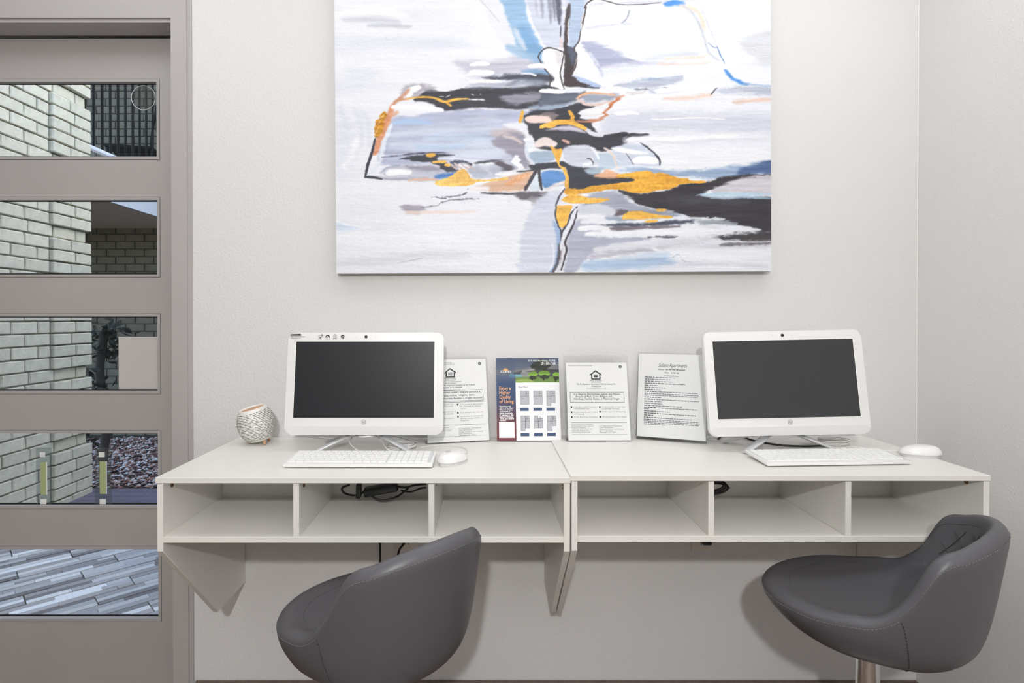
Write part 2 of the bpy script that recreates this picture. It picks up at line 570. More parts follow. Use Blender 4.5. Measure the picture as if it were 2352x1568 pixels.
# closed strips around the glass so nothing shows between bead and slab
# sheet of paper taped to the outside, clear strips and a suction cup on the glass
GY = SY + 0.0175
def gpos(px, py, Y=GY):
    return (px - 1115) * Y / FPX, CAMZ - (py - 731) * Y / FPX
x0, z1 = gpos(273, 773, SY + 0.026); x1, z0 = gpos(366, 899, SY + 0.026)
pn = empty('paper_notice', (x0, SY + 0.0235, z0))
box('sheet', (0, x1 - x0 + 0.001, 0, 0.0006, -0.004, z1 - z0), M['paper_back'], pn)
tag(pn, 'cream sheet of paper stuck on the glass of the middle door lite', 'paper')
for (a, b, top, bot, g0, g1, lbl) in ((82.5, 118, 1028, 1161, 1061, 1136, 'clear plastic strip with green centre, left one on the door glass'),
                                      (217.5, 256, 1028, 1161, 1059, 1134, 'clear plastic strip with green centre, right one on the door glass')):
    x0, z1 = gpos(a, top); x1, z0 = gpos(b, bot)
    s = empty('adhesive_strip', (x0, GY - 0.001, z0))
    w, h = x1 - x0, z1 - z0
    box('clear_sheet', (0, w, -0.0022, 0, 0, h), M['plastic_clear'], s)
    gz1, gz0 = gpos(0, g0)[1] - z0, gpos(0, g1)[1] - z0
    box('green_band', (w * 0.30, w * 0.66, -0.0030, -0.0024, gz0, gz1), M['tape_green'], s)
    box('band_edge', (w * 0.66, w * 0.72, -0.0030, -0.0024, gz0, gz1), M['tape_white'], s)
    box('foam_tab', (w * 0.26, w * 0.60, -0.004, -0.0024, h - 0.034, h - 0.016), M['tape_white'], s)
    box('foam_tab', (w * 0.30, w * 0.66, -0.004, -0.0024, 0.006, 0.024), M['tape_white'], s)
    tag(s, lbl, 'strip', 'clear strips on the door glass')
cx_, cz_ = gpos(332, 226)
cup = empty('suction_cup', (cx_, GY - 0.001, cz_))
lathe('cup_rim', [(0.0432, 0), (0.0437, 0.0016), (0.0444, 0.0016), (0.0449, 0), (0.0432, 0)], M['tape_white'], cup, n=36, mx=Matrix.Rotation(rad(90), 4, 'X'))
lathe('cup_disc', [(0, 0.001), (0.041, 0.001), (0.041, 0.0002), (0, 0.0002)], M['sticker'], cup, n=36, mx=Matrix.Rotation(rad(90), 4, 'X'))
tag(cup, 'round clear plastic disc stuck on the top door lite', 'suction cup')

# ------------------------------------------------------------------ outside: brick wing, balcony, courtyard
rng = random.Random(7)
def brick_meshes(name, L, D, Hh, m, n=4):
    out = []
    for k in range(n):
        bm = bmesh.new()
        bm_box(bm, 0, D, 0, L, 0, Hh)
        bmesh.ops.bevel(bm, geom=list(bm.edges), offset=0.005, segments=1, affect='EDGES')
        for v in bm.verts:
            v.co += Vector((rng.uniform(-.0015, .0015), rng.uniform(-.002, .002), rng.uniform(-.002, .002)))
        bmesh.ops.recalc_face_normals(bm, faces=bm.faces)
        me = bpy.data.meshes.new(name)
        bm.to_mesh(me)
        bm.free()
        me.materials.append(m)
        out.append(me)
    return out

BX = -2.88
CH, BL = 0.080, 0.203
bw = struct(multi_box('wall_exterior', [(BX - 0.30, BX - 0.012, 2.16, 4.05, 0, 3.4)], M['mortar']), 'cream painted brick wing wall seen through the door glass')
cache = {}
def put_brick(parent, L, x, y, z, m, D=0.075, H=0.071, rz=0.0):
    key = (round(L, 3), m.name)
    if key not in cache: cache[key] = brick_meshes('brick', L - 0.009, D, H, m)
    o = link_mesh('brick', rng.choice(cache[key]), parent)
    o.location = (x, y, z)
    o.rotation_euler = (0, 0, rz)
    return o
QY0, QY1 = 3.715, 4.08
for k in range(0, 40):
    z = 0.04 + CH * (k - 1) + 0.0045
    if z < -0.04: continue
    recess = (k - 1 - 28) % 6 == 0
    y = QY0 if not recess else QY1 - 0.03
    x = BX - 0.075
    # field bricks run from the quoin towards the door
    yy = y
    first = BL if (k % 2 == 0) else BL / 2
    while yy > 2.62:
        L = first
        first = BL
        put_brick(bw, L, x + rng.uniform(-.002, .002), yy - L + 0.0045, z, M['brick'])
        yy -= L
    if not recess:
        a, b = (BL, QY1 - QY0 - BL) if k % 2 else (QY1 - QY0 - BL, BL)
        put_brick(bw, a, x + 0.024, QY0 + 0.0045, z, M['brick'])
        put_brick(bw, b, x + 0.024, QY0 + a + 0.0045, z, M['brick'])

# porch floor: diagonal grey strip tiles
pf = struct(box('porch_floor', (-2.90, 0.95, 2.15, 3.78, -0.10, -0.012), M['stucco']), 'grey porch floor of diagonal wood-look tiles')
rp = random.Random(21)
def plank_mesh(L, W):
    vs, fs, cols = [], [], []
    nrow = 3
    base = rp.uniform(1.35, 1.9)
    for r in range(nrow):
        x = -0.0
        w0, w1 = W * r / nrow, W * (r + 1) / nrow
        while x < L - 0.01:
            l = min(rp.uniform(0.14, 0.34), L - x)
            if L - x - l < 0.06: l = L - x
            h = rp.uniform(0.0, 0.004)
            n = len(vs)
            g = 0.0008
            vs += [(x + g, w0 + g, h - 0.008), (x + l - g, w0 + g, h - 0.008), (x + l - g, w1 - g, h - 0.008), (x + g, w1 - g, h - 0.008),
                   (x + g, w0 + g, h), (x + l - g, w0 + g, h), (x + l - g, w1 - g, h), (x + g, w1 - g, h)]
            fs += [tuple(n + i for i in f) for f in ((4, 5, 6, 7), (0, 1, 5, 4), (1, 2, 6, 5), (2, 3, 7, 6), (3, 0, 4, 7))]
            t = rp.choice([(134, 130, 128), (154, 150, 148), (180, 177, 172), (112, 108, 106), (144, 138, 134), (196, 194, 190), (162, 160, 156)])
            c = [v * base for v in lin(t)]
            cols += [c] * 8
            x += l
    return vs, fs, cols
PL, PW = 0.62, 0.115
e1 = Vector((math.sin(rad(46)), math.cos(rad(46)), 0)); e2 = Vector((-e1.y, e1.x, 0))
org = Vector((-1.9, 2.9, 0))
for r in range(-18, 19):
    off = (r % 3) * PL * 0.37
    for q in range(-5, 6):
        c = org + e1 * (q * PL + off) + e2 * (r * PW)
        mid = c + e1 * PL / 2 + e2 * PW / 2
        if not (-3.2 < mid.x < -0.9 and 1.9 < mid.y < 4.0): continue
        vs, fs, cols = plank_mesh(PL - 0.004, PW - 0.004)
        bm = bmesh.new()
        cl = bm.verts.layers.float_color.new('paint')
        bv = []
        for v, cc in zip(vs, cols):
            w = bm.verts.new(c + e1 * v[0] + e2 * v[1] + Vector((0, 0, v[2])))
            w[cl] = (*cc, 1)
            bv.append(w)
        for f in fs: bm.faces.new([bv[i] for i in f])
        for co, no in (((-2.86, 0, 0), (-1, 0, 0)), ((-1.0, 0, 0), (1, 0, 0)), ((0, 2.17, 0), (0, -1, 0)), ((0, 3.76, 0), (0, 1, 0))):
            bmesh.ops.bisect_plane(bm, geom=list(bm.verts) + list(bm.edges) + list(bm.faces), plane_co=co, plane_no=no, clear_outer=True)
        if len(bm.faces) < 4:
            bm.free()
            continue
        bmobj('plank', bm, M['plank'], pf)

# deck boards, gravel bed
db = struct(box('deck_frame', (-3.9, 0.95, 3.79, 4.16, -0.10, -0.03), M['earth']), 'purple grey deck boards edging the gravel bed')
for k in range(4):
    y = 3.795 + k * 0.091
    box('plank', (-3.9, 0.9, y, y + 0.084, -0.028, 0.0), M['deck'], db, bevel=0.003, seg=1)
ge = struct(box('ground_bed', (-6.0, 0.95, 4.17, 6.0, -0.12, -0.02), M['earth']), 'dark soil under the gravel in the courtyard')
rs = np.random.RandomState(5)
N = 5200
oct_v = np.array([(1, 0, 0), (-1, 0, 0), (0, 1, 0), (0, -1, 0), (0, 0, 1), (0, 0, -1)], float)
oct_f = np.array([(0, 2, 4), (2, 1, 4), (1, 3, 4), (3, 0, 4), (2, 0, 5), (1, 2, 5), (3, 1, 5), (0, 3, 5)])
V = np.zeros((N, 6, 3)); C = np.zeros((N, 6, 4))
pal = np.array([lin(c) for c in ((196, 180, 172), (150, 112, 98), (118, 84, 76), (210, 205, 200), (92, 74, 70), (165, 140, 128))])
for i in range(N):
    a = rs.rand() * 6.28
    s = rs.uniform(0.009, 0.024, 3) * (1, 1, 0.6)
    v = (oct_v + rs.uniform(-.25, .25, (6, 3))) * s
    v = np.stack([v[:, 0] * math.cos(a) - v[:, 1] * math.sin(a), v[:, 0] * math.sin(a) + v[:, 1] * math.cos(a), v[:, 2]], 1)
    V[i] = v + (rs.uniform(-4.3, -2.0), rs.uniform(4.19, 5.95), -0.012 + rs.uniform(0, 0.014))
    C[i] = (*pal[rs.randint(6)], 1)
me = bpy.data.meshes.new('gravel')
me.from_pydata(V.reshape(-1, 3).tolist(), [], (oct_f[None] + np.arange(N)[:, None, None] * 6).reshape(-1, 3).tolist())
at = me.color_attributes.new('paint', 'FLOAT_COLOR', 'POINT')
at.data.foreach_set('color', C.reshape(-1))
me.materials.append(M['gravel'])
gv = link_mesh('gravel', me)
tag(gv, 'reddish brown and white gravel chips in the courtyard bed', 'gravel', kind='stuff')

# far wall under the balcony; same brick, its shade put into the colour
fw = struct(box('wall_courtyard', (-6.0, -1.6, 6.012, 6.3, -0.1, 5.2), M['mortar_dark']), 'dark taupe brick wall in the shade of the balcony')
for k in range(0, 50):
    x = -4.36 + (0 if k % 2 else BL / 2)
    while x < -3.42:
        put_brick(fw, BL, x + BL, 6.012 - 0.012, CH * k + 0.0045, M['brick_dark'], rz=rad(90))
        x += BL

bal = struct(box('balcony_slab', (-6.0, -3.10, 4.12, 5.998, 2.222, 2.50), M['soffit']), 'beige underside of the balcony across the courtyard')
box('fascia', (-3.099, -3.075, 4.12, 5.998, 2.215, 2.52), M['fascia'], bal)
struct(box('balcony_roof', (-6.2, -2.6, 4.3, 6.3, 5.2, 5.35), M['soffit']), 'roof over the balcony')
rl = empty('balcony_railing', (-3.10, 4.2, 2.50))
tag(rl, 'black vertical bar railing on the balcony behind the top door lite', 'railing')
for k in range(18):
    y = 0.055 + k * 0.0985
    bm = bmesh.new()
    bm_tube(bm, [Vector((0, y, 0.10)), Vector((0, y, 1.08))], 0.0105, 8)
    bmobj('baluster', bm, M['rail_black'], rl, smooth=True)
box('bottom_rail', (-0.02, 0.02, 0, 1.78, 0.085, 0.115), M['rail_white'], rl, bevel=0.003)
box('top_rail', (-0.025, 0.025, 0, 1.78, 1.07, 1.11), M['rail_black'], rl, bevel=0.004)
for y in (0.01, 1.75): box('post', (-0.018, 0.018, y, y + 0.03, 0.0, 1.07), M['rail_black'], rl)
# dark patio chair on the balcony
pc = empty('patio_chair', (-3.50, 5.62, 2.50), rad(-75))
tag(pc, 'dark patio chair standing behind the balcony railing', 'chair')
box('seat', (-0.22, 0.22, -0.20, 0.22, 0.40, 0.43), M['rail_black'], pc, bevel=0.008)
prism('backrest', rrect(-0.20, 0.20, 0.56, 0.84, 0.07), 0.24, 0.262, M['rail_black'], pc)
for sx in (-1, 1):
    tube('leg', [(sx * 0.2, -0.18, 0), (sx * 0.2, -0.17, 0.40)], 0.012, M['rail_white'] if sx < 0 else M['rail_black'], pc, per=0)
    tube('leg', [(sx * 0.2, 0.30, 0), (sx * 0.2, 0.20, 0.40), (sx * 0.2, 0.25, 0.84)], 0.012, M['rail_black'], pc)
# shrub against the wing wall end
sh = empty('shrub', (-3.38, 4.95, -0.01))
tag(sh, 'dark leafy shrub with a thin trunk beyond the brick wing', 'shrub')
tube('trunk', [(0, 0, 0), (0.02, 0.02, 0.4), (-0.03, 0.01, 0.8), (0.02, 0, 1.15)], [0.035] * 25, M['bark'], sh, n=8, per=8)
bm = bmesh.new()
rl_ = random.Random(3)
for i in range(150):
    up = rl_.random()
    p = Vector((rl_.gauss(0, 0.10), rl_.gauss(0, 0.10), 0.95 + rl_.gauss(0.12, 0.11))) if i < 90 else Vector((rl_.gauss(-0.07, 0.07), rl_.gauss(0, 0.07), rl_.uniform(0.15, 0.75)))
    d = Vector((rl_.uniform(-1, 1), rl_.uniform(-1, 1), rl_.uniform(-.6, .8))).normalized()
    s = d.cross(Vector((rl_.uniform(-1, 1), rl_.uniform(-1, 1), 1))).normalized()
    l, w = rl_.uniform(0.07, 0.12), rl_.uniform(0.022, 0.035)
    nrm = d.cross(s) * 0.012
    a, b, c, e, f = (bm.verts.new(q) for q in (p, p + d * l * .5 + s * w, p + d * l, p + d * l * .5 - s * w, p + d * l * .5 + nrm))
    for t3 in ((a, b, f), (b, c, f), (c, e, f), (e, a, f)): bm.faces.new(t3)
bmobj('foliage', bm, M['leaf'], sh)
# unseen block added to keep the sun off the lower bricks
struct(multi_box('building_wing', [(1.05, 4.5, 2.2, 10, 0, 5.15)], M['stucco']), 'neighbouring apartment wing that shades the courtyard')

# ------------------------------------------------------------------ floating desks
DF = 1.45            # front plane of the desks
def desk(xl, xr, top, sbot, label, cams, cable_gap=True):
    """wall-hung desk: top board, two pentagon side panels, shelf, two dividers, back panel"""
    w = xr - xl
    t = empty('floating_desk', ((xl + xr) / 2, WY, 0.342))
    L, R_ = -w / 2, w / 2
    yb, yf = -0.002, DF - WY
    zt = top - 0.342
    zs = sbot - 0.342
    th = 0.0155
    box('desktop', (L - 0.003, R_ + 0.001, yf, yb, zt - 0.0145, zt), M['laminate'], t, bevel=0.0008, seg=1)
    for s in (0, 1):
        a = L if s == 0 else R_ - th
        prism('side_panel', [(yf + 0.003, zt - 0.015), (yf + 0.003, zs - 0.022), (yf + 0.30, 0.0), (yb, 0.0), (yb, zt - 0.015)], a, a + th, M['laminate'], t, axis='x', bevel=0.0007, seg=1)
    box('shelf', (L + th, R_ - th, yf + 0.004, yb - 0.05, zs, zs + th), M['laminate'], t, bevel=0.0007, seg=1)
    iw = (w - 4 * th) / 3
    dx = []
    for k in (1, 2):
        a = L + th + k * iw + (k - 1) * th
        dx.append(a)
        box('divider', (a, a + th, yf + 0.006, yf + 0.335, zs + th + 0.0003, zt - 0.0152), M['laminate'], t, bevel=0.0007, seg=1)
    box('back_panel', (L + th, R_ - th, yf + 0.336, yf + 0.348, zs + th, zt - 0.028), M['laminate'], t)
    # steel cam fasteners high on the panels
    for u, yy, side in cams:
        px = {'L': L + th, 'R': R_ - th, 'D1': dx[0] + th, 'D2': dx[1] + th, 'D1l': dx[0], 'D2l': dx[1]}[u]
        n = 1 if side > 0 else -1
        mx = Matrix.Translation((px, yf + yy, zt - 0.0145 - 0.017)) @ Matrix.Rotation(rad(90 * n), 4, 'Y')
        c = lathe('cam_fastener', [(0, 0.0006), (0.0042, 0.0006), (0.0044, 0.0016), (0.0066, 0.0016), (0.0070, 0.0002), (0, 0.0002)], M['brass'], t, n=18, mx=mx)
    tag(t, label, 'desk', 'white wall-hung desks')
    return t
DTL, DTR = 0.8475, 0.8535
desk(-0.8525, 0.2195, DTL, 0.6770, 'white wall-hung desk with three cubbies, next to the glazed door', [('L', 0.045, 1), ('D1', 0.045, 1), ('D2', 0.06, 1), ('R', 0.03, -1)])
desk(0.2235, 1.3080, DTR, 0.6790, 'white wall-hung desk with three cubbies, next to the right wall', [('R', 0.055, -1)])

def on_desk(px, py, z):
    """point of the plane at height z seen at a photo pixel (things standing on the desk top)"""
    Y = (CAMZ - z) * FPX / (py - 731)
    return Vector(((px - 1115) * Y / FPX, Y, z))

def at_depth(px, py, Y):
    return Vector(((px - 1115) * Y / FPX, Y, CAMZ - (py - 731) * Y / FPX))

# ------------------------------------------------------------------ all-in-one computers
def hp_logo(sheet, m, cu, cv, r):
    sheet.ring(m, cu, cv, r * 0.88, r)
    sheet.text(m, 'hp', cu, cv - r * 0.36, r * 1.45, 'CENTER', shear=0.25, bold=0.0)

def computer(loc, rz, roll, screen_mat, sticker, label, cable):
    t = empty('desktop_computer', loc, rz)
    W, H = 0.489, 0.3175
    tilt = rad(8)
    # panel frame: origin at lower edge centre, leaning back
    mx = Matrix.Translation((0, -0.058, 0.0535)) @ Matrix.Rotation(roll, 4, 'Y') @ Matrix.Rotation(-tilt, 4, 'X')
    prism('housing', rrect(-W / 2, W / 2, 0, H, 0.019, 7), 0.0, 0.019, M['white_plastic'], t, bevel=0.004, seg=3, mx=mx)
    prism('rear_shell', rrect(-0.19, 0.19, 0.03, H - 0.05, 0.03, 5), 0.018, 0.045, M['white_plastic'], t, bevel=0.012, seg=3, mx=mx)
    sx0, sx1, sz0, sz1 = -0.2185, 0.2165, 0.0522, 0.2890
    bm = bmesh.new()
    e = 0.0018
    for b in ((sx0 - e, sx1 + e, -0.0012, 0.003, sz0 - e, sz0), (sx0 - e, sx1 + e, -0.0012, 0.003, sz1, sz1 + e), (sx0 - e, sx0, -0.0012, 0.003, sz0, sz1), (sx1, sx1 + e, -0.0012, 0.003, sz0, sz1)):
        bm_box(bm, *b)
    bm.transform(mx)
    bmobj('screen_lip', bm, M['rim'], t)
    box('screen', (sx0, sx1, -0.0006, 0.002, sz0, sz1), screen_mat, t, mx=mx)
    prism('chin', rrect(-W / 2 + 0.0035, W / 2 - 0.0035, 0.0035, 0.0262, 0.0115, 5), -0.0012, 0.003, M['chin'], t, bevel=0.0006, seg=1, mx=mx)
    cm = mx @ Matrix.Translation((0, 0, 0.304)) @ Matrix.Rotation(rad(90), 4, 'X')
    c = lathe('webcam', [(0, 0.0006), (0.0030, 0.0006), (0.0032, 0.0012), (0.0046, 0.0012), (0.0048, 0), (0, 0)], M['ink'], t, n=20, mx=cm)
    for dx in (-0.030, 0.030):
        prism('microphone_hole', disc_pts(dx, 0.304, 0.0007, 8), -0.0004, 0.001, M['ink_grey'], t, mx=mx)
    sh = Sheet()
    hp_logo(sh, 'logo', 0.0, 0.0395, 0.0072)
    if sticker:
        v0 = H - 0.0135
        sh.poly('ink', [(-0.2385, v0 + 0.0035), (-0.204, v0 + 0.0035), (-0.2055, v0 + 0.0090), (-0.2355, v0 + 0.0090)])
        sh.text('ink_white', 'HP All-in-One', -0.2352, v0 + 0.0048, 0.0042, width=0.020)
        sh.text('ink', 'MEASURABLE. RELIABLE.', -0.2365, v0 - 0.0012, 0.0042, width=0.046)
        sh.text('ink', 'READY FOR YOU', -0.2365, v0 - 0.0062, 0.0042, width=0.031)
        iv = v0 - 0.0005
        u = -0.1435                                         # small display pictogram
        sh.frame('ink', u - 0.0055, u + 0.0055, iv - 0.0010, iv + 0.0065, 0.0010)
        sh.rect('ink', u - 0.003, u + 0.003, iv - 0.0042, iv - 0.0030)
        sh.rect('ink', u - 0.0008, u + 0.0008, iv - 0.0032, iv - 0.0010)
        sh.rect('ink', u + 0.0035, u + 0.0072, iv + 0.0045, iv + 0.0080)
        u = -0.1205                                         # gauge pictogram
        pts = [(u + 0.0072 * math.cos(rad(a)), iv - 0.0022 + 0.0088 * math.sin(rad(a))) for a in range(0, 181, 15)]
        inn = [(u + 0.0045 * math.cos(rad(a)), iv - 0.0022 + 0.0055 * math.sin(rad(a))) for a in range(0, 181, 15)]
        for i in range(12): sh.poly('ink', [pts[i], pts[i + 1], inn[i + 1], inn[i]])
        sh.poly('ink', [(u - 0.001, iv - 0.0026), (u + 0.0012, iv - 0.002), (u + 0.0016, iv + 0.004)])
        u = -0.0975                                         # clipboard pictogram
        sh.frame('ink', u - 0.0047, u + 0.0047, iv - 0.0045, iv + 0.0065, 0.0009)
        sh.rect('ink', u - 0.002, u + 0.002, iv + 0.0060, iv + 0.0078)
        sh.poly('ink', [(u - 0.0025, iv + 0.001), (u - 0.0006, iv - 0.0012), (u + 0.0028, iv + 0.003), (u - 0.0006, iv + 0.0008)])
        for k, u in enumerate((-0.1435, -0.1205, -0.0975)):
            sh.rect('ink_grey', u - 0.007, u + 0.007, iv - 0.0072, iv - 0.0062)
        u = -0.0735
        sh.poly('ink', disc_pts(u, iv + 0.0012, 0.0058, 24))
        sh.text('ink_white', 'hp', u, iv - 0.0012, 0.0085, 'CENTER', shear=0.25)
    sh.build({'logo': 'logo', 'ink': 'sticker_print', 'ink_white': 'sticker_lettering', 'ink_grey': 'sticker_caption'}, t, mx @ Matrix.Translation((0, -0.0012, 0)))
    # arched stand: two bowed straps crossing under the panel, and the neck
    for nm, y0, yc in (('front_leg', -0.070, -0.010), ('rear_leg', 0.072, 0.012)):
        for s in (-1, 1):
            pts = [(s * 0.150, y0, 0.005), (s * 0.135, y0 * 0.9, 0.010), (s * 0.085, (y0 + yc) / 2, 0.031), (s * 0.045, yc, 0.046), (0, yc, 0.052)]
            bm = bmesh.new()
            bm_tube(bm, catmull(pts, 6), [0.0105 + 0.008 * i / 24 for i in range(25)], 10, flat=(1.0, 0.34))
            bmobj(nm, bm, M['silver'], t, smooth=True, angle=70)
    prism('neck', rrect(-0.035, 0.035, 0.044, 0.17, 0.012), 0.004, 0.018, M['silver'], t, bevel=0.003)
    tag(t, label, 'computer', 'white all-in-one computers')
    return t
computer((-0.3765, 1.785, DTL), 0, 0, M['screen'], True, 'white all-in-one computer with sticker icons along its top bezel', None)
computer((0.924, 1.752, DTR), rad(0.5), rad(-1.1), M['screen2'], False, 'white all-in-one computer with plain bezel, nearest the right wall', None)

# ------------------------------------------------------------------ keyboards
def keyboard(loc, rz, label):
    t = empty('keyboard', loc, rz)
    W, D = 0.412, 0.118
    tilt = Matrix.Translation((0, 0, 0.004)) @ Matrix.Rotation(rad(4.0), 4, 'X')
    bm = bmesh.new()
    pts = [(0, 0), (0, 0.0085), (0.006, 0.0095), (D, 0.0075), (D, 0.0)]
    prism('case', pts, -W / 2, W / 2, M['white_plastic'], t, axis='x', bevel=0.0012, mx=tilt)
    box('key_bed', (-W / 2 + 0.006, W / 2 - 0.006, 0.012, D - 0.006, 0.0085, 0.0095), M['keybed'], t, mx=tilt)
    for s in (-1, 1):
        box('foot', (s * 0.17 - 0.02, s * 0.17 + 0.02, D - 0.02, D - 0.008, -0.0117, -0.001), M['white_plastic'], t)
    u = 0.0186
    keys = {}
    def kmesh(w, d):
        k = (round(w, 4), round(d, 4))
        if k not in keys:
            bm = bmesh.new()
            bm_box(bm, 0, w, 0, d, 0, 0.0024)
            top = [v for v in bm.verts if v.co.z > 0.001]
            for v in top:
                v.co.x += 0.0009 if v.co.x < w / 2 else -0.0009
                v.co.y += 0.0009 if v.co.y < d / 2 else -0.0009
            bm.transform(tilt.to_3x3().to_4x4())
            bmesh.ops.recalc_face_normals(bm, faces=bm.faces)
            me = bpy.data.meshes.new('key')
            bm.to_mesh(me)
            bm.free()
            me.materials.append(M['key'])
            keys[k] = me
        return keys[k]
    g = 0.0014
    def key(x, y, w, d):
        o = link_mesh('key', kmesh(w - g, d - g), t)
        o.location = tilt @ Vector((x, y, 0.0094))
    x0 = -W / 2 + 0.008
    rows = [([1.25, 1.25, 1.25, 6.25, 1.25, 1.25, 1.0, 1.25]), ([2.25] + [1] * 10 + [2.5]), ([1.75] + [1] * 11 + [2.0]), ([1.5] + [1] * 12 + [1.25]), ([1] * 13 + [1.75]), ([1.05] * 14)]
    y = 0.0125
    for r, row in enumerate(rows):
        d = u * 0.95 if r < 5 else u * 0.62
        x = x0
        sc = 14.75 * u / sum(row)
        for k in row:
            key(x, y, k * sc, d)
            x += k * sc
        # navigation column and number pad
        xp = x0 + 14.75 * u + 0.004
        n = 0
        for c in range(6):
            if xp + (c + 1) * u > W / 2 - 0.006: break
            key(xp + c * u, y, u, d)
        y += d
    tag(t, label, 'keyboard', 'white keyboards')
    return t
keyboard((-0.352, 1.540, DTL), rad(-0.6), 'white keyboard lying before the computer with the stickered bezel')
keyboard((0.975, 1.540, DTR), rad(3.2), 'white keyboard lying before the computer nearest the right wall')

# ------------------------------------------------------------------ mice
def mouse(loc, rz, label):
    t = empty('computer_mouse', loc, rz)
    Lh, Wh, Hh = 0.053, 0.031, 0.034
    nu, nv = 36, 14
    def shell(s, z0, z1, nm, m):
        vs, fs = [], []
        for j in range(nv + 1):
            f = j / nv
            rr = math.cos(f * math.pi / 2) ** 0.62 if j < nv else 0.0
            for i in range(nu):
                a = 2 * math.pi * i / nu
                ca, sa = math.cos(a), math.sin(a)
                x = Wh * s * rr * math.copysign(abs(ca) ** 0.85, ca) * (1 - 0.08 * sa)
                y = Lh * s * rr * math.copysign(abs(sa) ** 0.9, sa)
                z = z0 + (z1 - z0) * math.sin(f * math.pi / 2) ** 0.9
                z *= 1 - 0.16 * (y / Lh)
                vs.append((x, y, z))
        for j in range(nv):
            for i in range(nu):
                fs.append((j * nu + i, j * nu + (i + 1) % nu, (j + 1) * nu + (i + 1) % nu, (j + 1) * nu + i))
        fs.append(tuple(range(nu))[::-1])
        return mesh(nm, vs, fs, m, t, smooth=True)
    shell(1.0, 0.0085, Hh, 'cover', M['white_plastic'])
    prof = [(Wh * 0.93 * math.cos(2 * math.pi * i / 40), Lh * 0.95 * math.sin(2 * math.pi * i / 40)) for i in range(40)]
    prism('base', prof, 0.0, 0.010, M['keybed'], t, axis='z', bevel=0.002)
    tube('scroll_wheel', [(-0.003, 0.030, 0.0225), (0.003, 0.030, 0.0225)], 0.007, M['keybed'], t, n=16, per=0)
    sh = Sheet()
    hp_logo(sh, 'logo', 0, 0, 0.0075)
    sh.build({'logo': 'logo'}, t, Matrix.Translation((0, -0.020, Hh * 1.045 + 0.0014)) @ Matrix.Rotation(rad(-90 + 12), 4, 'X'), lift=0.0006)
    tag(t, label, 'mouse', 'white mice')
    return t
pL = on_desk(1040, 1064, DTL)
mouse(pL, rad(-38), 'white mouse lying between the left keyboard and the colour flyer')
pR = on_desk(2108, 1049, DTR)
mouse(pR + Vector((0.012, 0.004, 0)), rad(72), 'white mouse at the outer end of the keyboard by the right wall')

# ------------------------------------------------------------------ cables on the desk
def cable(name, pts, r, m, label, n=6, per=8, cat='cable', group=None):
    return tag(tube(name, pts, r, m, n=n, per=per), label, cat, group)
def dk(px, py, top, lift=0.002):
    p = on_desk(px, py, top)
    return (p.x, p.y, top + lift)
cable('mouse_cable', [dk(1066, 1047, DTL, .006), dk(1073, 1040, DTL), dk(1068, 1031, DTL), dk(1045, 1026, DTL), dk(1005, 1024, DTL), dk(965, 1029, DTL)], 0.0016, M['cable_white'], 'thin white cable of the left mouse')
cable('mouse_cable', [dk(2078, 1040, DTR, .006), dk(2050, 1038, DTR), dk(2010, 1033, DTR), dk(1970, 1029, DTR), dk(1935, 1029, DTR), dk(1905, 1030, DTR), dk(1885, 1034, DTR), dk(1882, 1037, DTR), dk(1900, 1036, DTR)], 0.0017, M['cable_white'], 'thin white cable of the right mouse')
def coil(loc, rx, ry, turns, r, m, label, tail=None, hz=0.0035, seed=1):
    q = random.Random(seed)
    pts = []
    n = int(turns * 10)
    for i in range(n + 1):
        a = 2 * math.pi * i / 10
        k = 1 + 0.10 * math.sin(a * 0.37 + seed) + q.uniform(-.03, .03)
        pts.append((loc[0] + rx * k * math.cos(a) + q.uniform(-.002, .002), loc[1] + ry * k * math.sin(a), loc[2] + r + hz * (i / 10)))
    pts += tail or []
    return cable('cable_coil', pts, r, m, label, per=4)
c = on_desk(922, 1030, DTL)
coil(c, 0.042, 0.034, 4.6, 0.0018, M['cable_white'], 'coiled white cable behind the stand of the stickered computer', seed=2)
c = on_desk(1914, 1020, DTR)
coil(c, 0.045, 0.032, 4.6, 0.0018, M['cable_white'], 'coiled white cable behind the stand of the right computer', seed=5)
# loop of white lead standing up in front of the left stand
a = on_desk(822, 1036, DTL)
cable('keyboard_cable', [dk(824, 1038, DTL, .003), dk(812, 1034, DTL, .008), dk(803, 1030, DTL, .020), dk(812, 1026, DTL, .034), (-0.385, 1.735, DTL + .046), (-0.352, 1.735, DTL + .047), dk(872, 1028, DTL, .030), dk(886, 1036, DTL, .010), dk(905, 1040, DTL, .003)], 0.0024, M['cable_white'], 'white lead looping up under the stickered computer')
cable('power_lead', [dk(625, 993, DTL, .004), dk(660, 1003, DTL), dk(700, 1003, DTL), dk(740, 1008, DTL), dk(775, 1012, DTL)], 0.0015, M['cable_white'], 'thin white lead running behind the diffuser')
cable('power_cable', [dk(1650, 1010, DTR, .002), dk(1662, 1004, DTR, .006), dk(1690, 1004, DTR, .008), dk(1730, 1014, DTR, .004), dk(1790, 1025, DTR, .004), dk(1850, 1028, DTR, .004), dk(1890, 1027, DTR, .004), dk(1925, 1035, DTR, .003)], 0.0032, M['cable_black'], 'black power cord lying under the right computer stand')
# grommet ring the cord comes out of
gp = on_desk(1642, 1010, DTR)
gr = lathe('cable_grommet', [(0.018, 0), (0.018, 0.0022), (0.022, 0.003), (0.026, 0.002), (0.027, 0)], M['keybed'], n=28, mx=Matrix.Translation(gp) @ Matrix.Scale(1.1, 4, (1, 0, 0)))
tag(gr, 'pale cable grommet ring in the right desk top', 'grommet')

